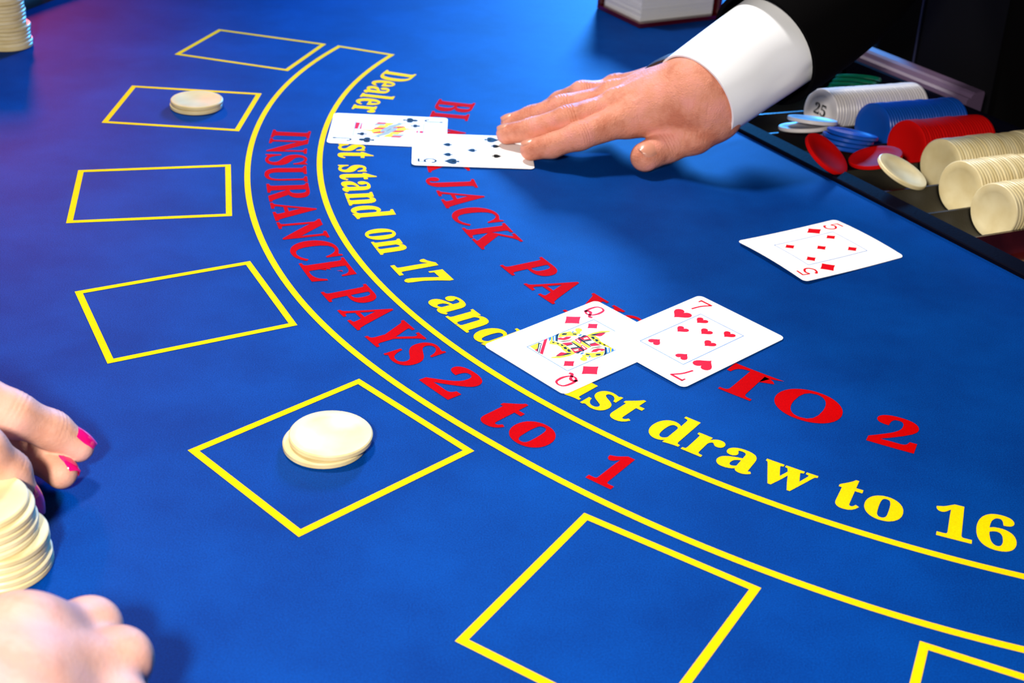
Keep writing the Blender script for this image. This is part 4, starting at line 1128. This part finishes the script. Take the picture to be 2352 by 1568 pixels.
def tube(name, path, radii, material, n=40, thick=0.0, fold=None, ell=1.0, upv=(0, 0, 1), start_skew=None):
    """a sleeve of cloth: rings along a path, with wall thickness and folded ends"""
    V, F = [], []
    path = [Vector(p) for p in path]
    m = len(path)
    rows = []
    for lay in ((0, 1) if thick else (0,)):
        for i in range(m):
            d = (path[min(i+1, m-1)]-path[max(i-1, 0)]).normalized()
            s = d.cross(Vector(upv)).normalized(); u = s.cross(d).normalized()
            row = []
            for k in range(n):
                a = 2*math.pi*k/n
                r = radii[i]-(thick if lay else 0)
                if fold: r += fold(i/(m-1), a)*(1.0 if not lay else 1.0)
                p = path[i]+s*math.cos(a)*r+u*math.sin(a)*r*ell
                if start_skew: p += d*start_skew(i/(m-1), a)
                row.append(len(V)); V.append(p)
            rows.append(row)
    def strip(A, B, fl=False):
        for k in range(n):
            q = (A[k], A[(k+1) % n], B[(k+1) % n], B[k]); F.append(q[::-1] if fl else q)
    for i in range(m-1): strip(rows[i], rows[i+1])
    if thick:
        for i in range(m-1): strip(rows[m+i], rows[m+i+1], True)
        strip(rows[m], rows[0]); strip(rows[m-1], rows[2*m-1])
    me = mesh_of(name, V, F, material)
    bm = bmesh.new(); bm.from_mesh(me); bmesh.ops.recalc_face_normals(bm, faces=bm.faces); bm.to_mesh(me); bm.free()
    return autosmooth(me, 60)

# ---- the dealer -------------------------------------------------------------
dealer = tag(empty('person', tray_pt(0.42, 0.06, FLOOR)), 'dealer in black suit and white shirt cuff, hand laid on the cards', 'person')
def dpart(name, me, root=dealer):
    o = link(name, me, root); o.location = -Vector(dealer.location) if root is dealer else (0, 0, 0)
    return o
def A3(x, y, z): return tuple(at(x, y, z/1000))
def r_(v): return v/1000
fing = {
    'index':  [(A3(1446, 272, 32), r_(12.0)), (A3(1331, 312, 23), r_(9.9)), (A3(1268, 334, 14.5), r_(8.6)), (A3(1219, 344, 9.2), r_(7.7))],
    'middle': [(A3(1413, 248, 35), r_(11.8)), (A3(1304, 274, 29), r_(9.8)), (A3(1226, 297, 17), r_(8.5)), (A3(1163, 308, 9.4), r_(7.5))],
    'ring':   [(A3(1405, 229, 33), r_(11.2)), (A3(1292, 247, 27), r_(9.3)), (A3(1222, 268, 16), r_(8.0)), (A3(1172, 283, 9.0), r_(7.2))],
    'little': [(A3(1412, 214, 28), r_(10.4)), (A3(1338, 214, 29), r_(9.2)), (A3(1286, 233, 16), r_(7.6)), (A3(1258, 250, 8.4), r_(6.8))]}
thumb = [(A3(1650, 266, 37), r_(17)), (A3(1594, 308, 25), r_(14.0)), (A3(1532, 334, 16), r_(12.0)), (A3(1482, 360, 11.6), r_(10.8))]
CA = Vector(A3(1597, 226, 47))
ARM = (RT*0.744+UP*0.558+FW*0.37).normalized()            # the forearm runs up and away to the shoulder
wrist = tuple(CA+ARM*0.004)
arm1 = tuple(CA+ARM*0.09)
arm2 = tuple(CA+ARM*0.24)
palm = [(wrist, r_(24)), (A3(1560, 232, 40), r_(20))]
heel_t = A3(1640, 268, 36); heel_l = A3(1552, 202, 36)
def dealer_fn(P):
    f = None
    for c in fing.values():
        d = chain_d(P, c, 0.004)
        f = d if f is None else smin(f, d, 0.0016)
    p = smin(cone_d(P, wrist, heel_t, r_(25), r_(18)), cone_d(P, wrist, heel_l, r_(25), r_(17)), 0.012)
    for k, c in fing.items():
        mcp = Vector(c[0][0]); mid_ = Vector(wrist).lerp(mcp, 0.52)
        p = smin(p, cone_d(P, wrist, tuple(mid_), r_(26), r_(17.4)), 0.012)
        p = smin(p, cone_d(P, tuple(mid_), tuple(mcp), r_(17.4), r_(12.0)), 0.010)
    # muscle between thumb and index
    p = smin(p, cone_d(P, heel_t, fing['index'][0][0], r_(13), r_(9)), 0.010)
    p = smin(p, cone_d(P, A3(1600, 262, 28), fing['index'][0][0], r_(9), r_(8)), 0.012)
    p = smin(p, cone_d(P, wrist, arm1, r_(28), r_(30)), 0.01)
    p = smin(p, cone_d(P, arm1, arm2, r_(29), r_(40)), 0.01)
    t = chain_d(P, thumb, 0.005)
    d = smin(smin(p, f, 0.006), t, 0.0040)
    # tendons and knuckles on the back of the hand
    for k, c in fing.items():
        m = Vector(c[0][0]); w = Vector(wrist).lerp(m, 0.30)
        d = smin(d, cone_d(P, tuple(w+Vector((0, 0, 0.0222))), tuple(m+Vector((0.002, 0, 0.0122))), r_(1.6), r_(2.4)), 0.005)
        d = smin(d, cone_d(P, tuple(m+Vector((-0.002, 0, 0.0086))), tuple(m+Vector((0.001, 0, 0.0088))), r_(6.0), r_(6.0)), 0.004)
    for a, b, c_ in VEINS:
        d = smin(d, smin(cone_d(P, a, b, r_(1.5), r_(1.6)), cone_d(P, b, c_, r_(1.6), r_(1.3)), 0.002), 0.003)
    return d
def on_back(k, s, side):
    m = Vector(fing[k][0][0]); w = Vector(wrist)
    p = w.lerp(m, s)+Vector((0, side, 0)); return tuple(p+Vector((0, 0, r_(26-13.6*s)*0.95+0.0006)))
VEINS = [(on_back('index', .30, -.003), on_back('index', .62, -.005), on_back('index', .95, -.006)),
         (on_back('middle', .35, .003), on_back('middle', .66, -.005), on_back('index', .92, .006)),
         (on_back('ring', .40, .002), on_back('ring', .72, -.005), on_back('middle', .97, .006))]
jl = []
for k, c in fing.items():
    for i, (n_, dep) in ((1, (4, 0.00065)), (2, (3, 0.0005))):
        jl.append((c[i][0], Vector(c[i][0])-Vector(c[i-1][0]), c[i][1]*1.25, 0.0021, n_, dep))
    jl.append((c[0][0], Vector(c[1][0])-Vector(c[0][0]), 0.015, 0.0032, 3, 0.0004))
jl.append((thumb[2][0], Vector(thumb[3][0])-Vector(thumb[1][0]), 0.015, 0.0022, 5, 0.0007))
jl.append((thumb[1][0], Vector(thumb[2][0])-Vector(thumb[1][0]), 0.016, 0.0034, 3, 0.0005))
jl.append((A3(1600, 282, 38), Vector((0.9, -0.35, 0)), 0.020, 0.0048, 4, 0.0006))
jl.append((A3(1560, 262, 42), Vector((0.8, 0.45, 0)), 0.018, 0.0040, 3, 0.0004))
lo = np.array([-0.045, 0.845, 0.0008]); hi = np.array([0.36, 1.24, 0.24])
hand_lo = (-0.045, 0.850, 0.0006); hand_hi = (0.245, 1.12, 0.125)
me = body_mesh('hand', dealer_fn, hand_lo, hand_hi, 0.00125, M['dealer_skin'], creases(jl))
hand = dpart('hand', me)
hand['label'] = 'right hand laid palm down, thumb spread'
# nails: thumb and the three visible finger ends
tdir = Vector(thumb[3][0])-Vector(thumb[2][0])
def nail(root_o, tip, prev, up, w, l, m, lift, back=0.0, label=None):
    d = (Vector(tip)-Vector(prev)).normalized()
    s = d.cross(Vector(up)).normalized(); u = s.cross(d).normalized()
    me = nail_mesh(Vector(tip)+u*lift-d*back, d, u, w, l, m)
    o = link('fingernail', me, root_o)
    if label: o['label'] = label
    return o
nail(hand, thumb[3][0], thumb[2][0], (-0.20, -0.62, 0.72), 0.0145, 0.0150, M['dealer_nail'], 0.0113, 0.0004)
for k in ('index', 'middle', 'ring', 'little'):
    c = fing[k]
    nail(hand, c[3][0], c[2][0], (0, -0.05, 1), 0.0095, 0.0105, M['dealer_nail'], c[3][1]+0.0005, -0.0002)

# shirt cuff
axis = ARM*0.115
def cuff_fold(t, a):
    return 0.0014*math.sin(3*a+1.0+2*t)*t + 0.0026*max(0, math.cos(a-0.5))**3*math.sin(11*t+2.5*a)*t
cuff_path = [CA+axis*t for t in np.linspace(0, 1.0, 18)]
cuff = dpart('shirt_cuff', tube('shirt_cuff', cuff_path, [0.0370+0.0040*t for t in np.linspace(0, 1.0, 18)], M['shirt'], 64, 0.0016, cuff_fold, 0.94))
cuff['label'] = 'white shirt cuff'
# watch strap just below the cuff, slipped towards the little finger side
sp = [Vector(A3(1556, 206, 46))+ARM*0.0055*i for i in range(3)]
strap = dpart('wrist_strap', tube('wrist_strap', sp, [0.0282, 0.0288, 0.0282], M['strap'], 40, 0.002, None, 0.90, (0, 0, 1), lambda t, a: 0.019*math.cos(a)+0.004*math.sin(a)))
strap['label'] = 'dark brown leather strap'
# jacket sleeve
SA, SB = CA+ARM*0.074, tray_pt(0.44, -0.16, 0.50)
SM = CA+ARM*0.27
def bez(a, b, c, t): return a*(1-t)**2+b*2*t*(1-t)+c*t*t
spath = [bez(SA, SM, SB, t) for t in np.linspace(0, 1, 30)]
def sleeve_fold(t, a):
    return 0.0015*math.sin(2*a+7*t)+0.003*math.sin(16*t+2*a)*min(1, 3*t)
sleeve = dpart('jacket_sleeve', tube('jacket_sleeve', spath, [0.0490+0.026*t for t in np.linspace(0, 1, 30)], M['jacket'], 56, 0.003, sleeve_fold, 0.97))
# torso in a closed jacket, trousers below the table edge
tc = tray_pt(0.405, 0.0)
fw_, sd_ = -U, VV
def ell_d(P, c, rx, ry, rz, kx):
    w = P-np.array(c, np.float32)
    a = w @ np.array(fw_, np.float32)/rx; b = w @ np.array(sd_, np.float32)/ry; z = w[:, 2]/rz
    q = np.sqrt(a*a+b*b+z*z)
    return (q-1)*min(rx, ry, rz)
def torso_fn(P):
    d = cone_d(P, (tc.x, tc.y, -0.05), (tc.x, tc.y, 0.30), 0.125, 0.13)
    for s in (-0.10, 0.10):
        q = Vector((tc.x, tc.y, 0))+VV*s
        d = smin(d, cone_d(P, (q.x, q.y, -0.10), (q.x, q.y, 0.36), 0.128, 0.128), 0.06)
    for s in (-0.19, 0.19):
        q = Vector((tc.x, tc.y, 0.50))+VV*s+U*0.03
        d = smin(d, cone_d(P, (tc.x+U.x*0.03, tc.y+U.y*0.03, 0.48), tuple(q), 0.11, 0.085), 0.06)
    return np.maximum(d, -0.16-P[:, 2])
me = body_mesh('jacket', torso_fn, (tc.x-0.36, tc.y-0.36, -0.2), (tc.x+0.36, tc.y+0.36, 0.66), 0.012, M['jacket'])
jk = dpart('jacket', me); jk['label'] = 'black suit jacket'
# the overlapping front edge of the jacket
def front_at(v, z):
    p = tray_pt(0.2, v, z); q = np.array([[p.x, p.y, z]], np.float32)
    for _ in range(40):
        d = float(torso_fn(q)[0])
        if d < 0.0006: break
        q = q+np.array([[U.x*d*0.8, U.y*d*0.8, 0]], np.float32)
    return Vector(q[0].tolist())
V, F = [], []
zs = np.linspace(-0.12, 0.42, 28)
VE = -0.100
for z in zs:
    for dv, off in ((0.0, 0.001), (0.0, 0.0065), (0.006, 0.0075), (0.035, 0.0065), (0.09, 0.003), (0.09, 0.0005)):
        v = VE+dv-0.05*(z-0.1)
        p = front_at(v, z)-U*off
        V.append(p)
for i in range(len(zs)-1):
    for j in range(5): F.append((i*6+j, i*6+j+1, (i+1)*6+j+1, (i+1)*6+j))
me = mesh_of('jacket_front', V, F, M['jacket_edge'], False)
bm = bmesh.new(); bm.from_mesh(me); bmesh.ops.recalc_face_normals(bm, faces=bm.faces); bm.to_mesh(me); bm.free()
jf = dpart('jacket_front', autosmooth(me, 50)); jf['label'] = 'overlapping front edge of the jacket'
ep = [front_at(VE-0.05*(z-0.1), z)-U*0.0085 for z in zs]  # path of an added thin strip that imitates blue light along the edge
pp = dpart('edge_highlight', tube('edge_highlight', ep, [0.0011]*len(ep), M['edge_highlight'], 8, 0.0, None, 1.0, (1, 0, 0)))
pp['label'] = 'thin strip coloured as the blue-lit edge of the jacket front'
def legs_fn(P):
    d = None
    for s in (-0.10, 0.10):
        h_ = Vector((tc.x, tc.y, -0.08))+VV*s; k_ = Vector((tc.x, tc.y, -0.42))+VV*s*1.1; f_ = Vector((tc.x, tc.y, FLOOR+0.05))+VV*s*1.2
        e = smin(cone_d(P, tuple(h_), tuple(k_), 0.105, 0.07), cone_d(P, tuple(k_), tuple(f_), 0.07, 0.05), 0.03)
        t_ = f_-U*0.14
        e = smin(e, cone_d(P, (f_.x, f_.y, FLOOR+0.045), (t_.x, t_.y, FLOOR+0.035), 0.045, 0.033), 0.02)
        d = e if d is None else smin(d, e, 0.02)
    return np.maximum(d, FLOOR+0.001-P[:, 2])
me = body_mesh('trousers', legs_fn, (tc.x-0.36, tc.y-0.36, FLOOR-0.02), (tc.x+0.36, tc.y+0.36, 0.06), 0.014, M['trousers'])
dpart('trousers', me)

# ---- the player with pink nails ----------------------------------------------
player = tag(empty('person', (-0.42, 0.36, 0.0)), 'player reaching in at lower left with hot pink fingernails', 'person')
ppl = {
    'index':  [(A3(-175, 850, 60), r_(11.5)), (A3(28, 951, 38), r_(9.6)), (A3(118, 987, 25), r_(8.2)), (A3(180, 1026, 15), r_(6.9))],
    'middle': [(A3(-170, 930, 52), r_(11.5)), (A3(22, 992, 18), r_(8.8)), (A3(95, 1045, 11), r_(7.8)), (A3(141, 1086, 8.2), r_(7.0))],
    'ring':   [(A3(-180, 1000, 54), r_(11.2)), (A3(-42, 1030, 44), r_(9.2)), (A3(22, 1082, 29), r_(7.9)), (A3(50, 1135, 17), r_(6.9))],
    'little': [(A3(-210, 1070, 48), r_(10.5)), (A3(-120, 1110, 42), r_(8.2)), (A3(-80, 1160, 30), r_(7.0)), (A3(-60, 1205, 20), r_(6.2))]}
pth = [(A3(-330, 1080, 45), r_(14)), (A3(-250, 1200, 40), r_(11.5)), (A3(-180, 1290, 32), r_(9.8)), (A3(-125, 1340, 26), r_(8.5))]
pw = A3(-430, 930, 75); pe = (-0.62, 0.47, 0.12)
def player_fn(P):
    f = None
    for c in ppl.values():
        d = chain_d(P, c, 0.004); f = d if f is None else smin(f, d, 0.0014)
    p = cone_d(P, pw, pe, r_(24), r_(34))
    for c in ppl.values(): p = smin(p, cone_d(P, pw, c[0][0], r_(18), r_(12.5)), 0.012)
    p = smin(p, cone_d(P, pw, pth[0][0], r_(18), r_(14)), 0.012)
    return smin(smin(p, f, 0.007), chain_d(P, pth, 0.005), 0.010)
allp = np.array([j[0] for c in ppl.values() for j in c]+[j[0] for j in pth]+[pw])
jl = []
for c in ppl.values():
    for i in (1, 2): jl.append((c[i][0], Vector(c[i][0])-Vector(c[i-1][0]), c[i][1]*1.2, 0.0020, 3, 0.0003))
me = body_mesh('hand', player_fn, allp.min(0)-[0.22, 0.03, 0.02], allp.max(0)+[0.02, 0.035, 0.04], 0.0016, M['player_skin'], creases(jl))
ph = link('hand', me, player); ph.location = -Vector(player.location)
ph['label'] = 'hand with spread fingers beside the chip stack'
nail(ph, ppl['index'][3][0], ppl['index'][2][0], tuple(RT*0.62+UP*0.80-FW*0.10), 0.0105, 0.0160, M['pink_nail'], 0.0077, 0.0026, 'hot pink fingernail')
nail(ph, ppl['middle'][3][0], ppl['middle'][2][0], tuple(RT*0.97+UP*0.22-FW*0.12), 0.0105, 0.0145, M['pink_nail'], 0.0077, 0.0010, 'hot pink fingernail')
nail(ph, ppl['ring'][3][0], ppl['ring'][2][0], tuple(RT*0.95+UP*0.18-FW*0.10), 0.0100, 0.0165, M['pink_nail'], 0.0075, -0.0030, 'hot pink fingernail')

fist = {
    'index':  [(A3(48, 1482, 46), r_(12.0)), (A3(205, 1444, 31), r_(10.2)), (A3(205, 1490, 12), r_(8.6)), (A3(120, 1520, 9), r_(7.8))],
    'middle': [(A3(45, 1592, 50), r_(12.8)), (A3(272, 1516, 33), r_(10.4)), (A3(270, 1570, 12), r_(9.0)), (A3(170, 1600, 9), r_(8.0))],
    'ring':   [(A3(30, 1690, 50), r_(12.5)), (A3(268, 1625, 31), r_(10.0)), (A3(262, 1668, 12), r_(8.8)), (A3(160, 1690, 9), r_(7.8))],
    'little': [(A3(-10, 1780, 46), r_(11.5)), (A3(205, 1735, 27), r_(9.0)), (A3(200, 1760, 11), r_(8.0)), (A3(100, 1780, 8), r_(7.2))]}
fw0 = A3(-330, 1740, 60); fe0 = (-0.46, 0.27, 0.085)
fth = [(A3(-170, 1560, 42), r_(14)), (A3(-40, 1520, 30), r_(11)), (A3(60, 1520, 18), r_(9.5)), (A3(110, 1545, 12), r_(8.5))]
def fist_fn(P):
    f = None
    for c in fist.values():
        d = chain_d(P, c, 0.006); f = d if f is None else smin(f, d, 0.006)
    p = cone_d(P, fw0, fe0, r_(26), r_(36))
    for c in fist.values(): p = smin(p, cone_d(P, fw0, c[0][0], r_(20), r_(14)), 0.016)
    p = smin(p, cone_d(P, fist['index'][0][0], fist['little'][0][0], r_(14), r_(12)), 0.012)
    return smin(smin(p, f, 0.012), chain_d(P, fth, 0.006), 0.012)
allp = np.array([j[0] for c in fist.values() for j in c]+[j[0] for j in fth]+[fw0])
me = body_mesh('hand', fist_fn, allp.min(0)-[0.16, 0.06, 0.012], allp.max(0)+[0.02, 0.03, 0.04], 0.0016, M['player_skin'])
ph2 = link('hand', me, player); ph2.location = -Vector(player.location)
ph2['label'] = 'closed hand with bent knuckles at the bottom corner'

bpy.context.view_layer.update()
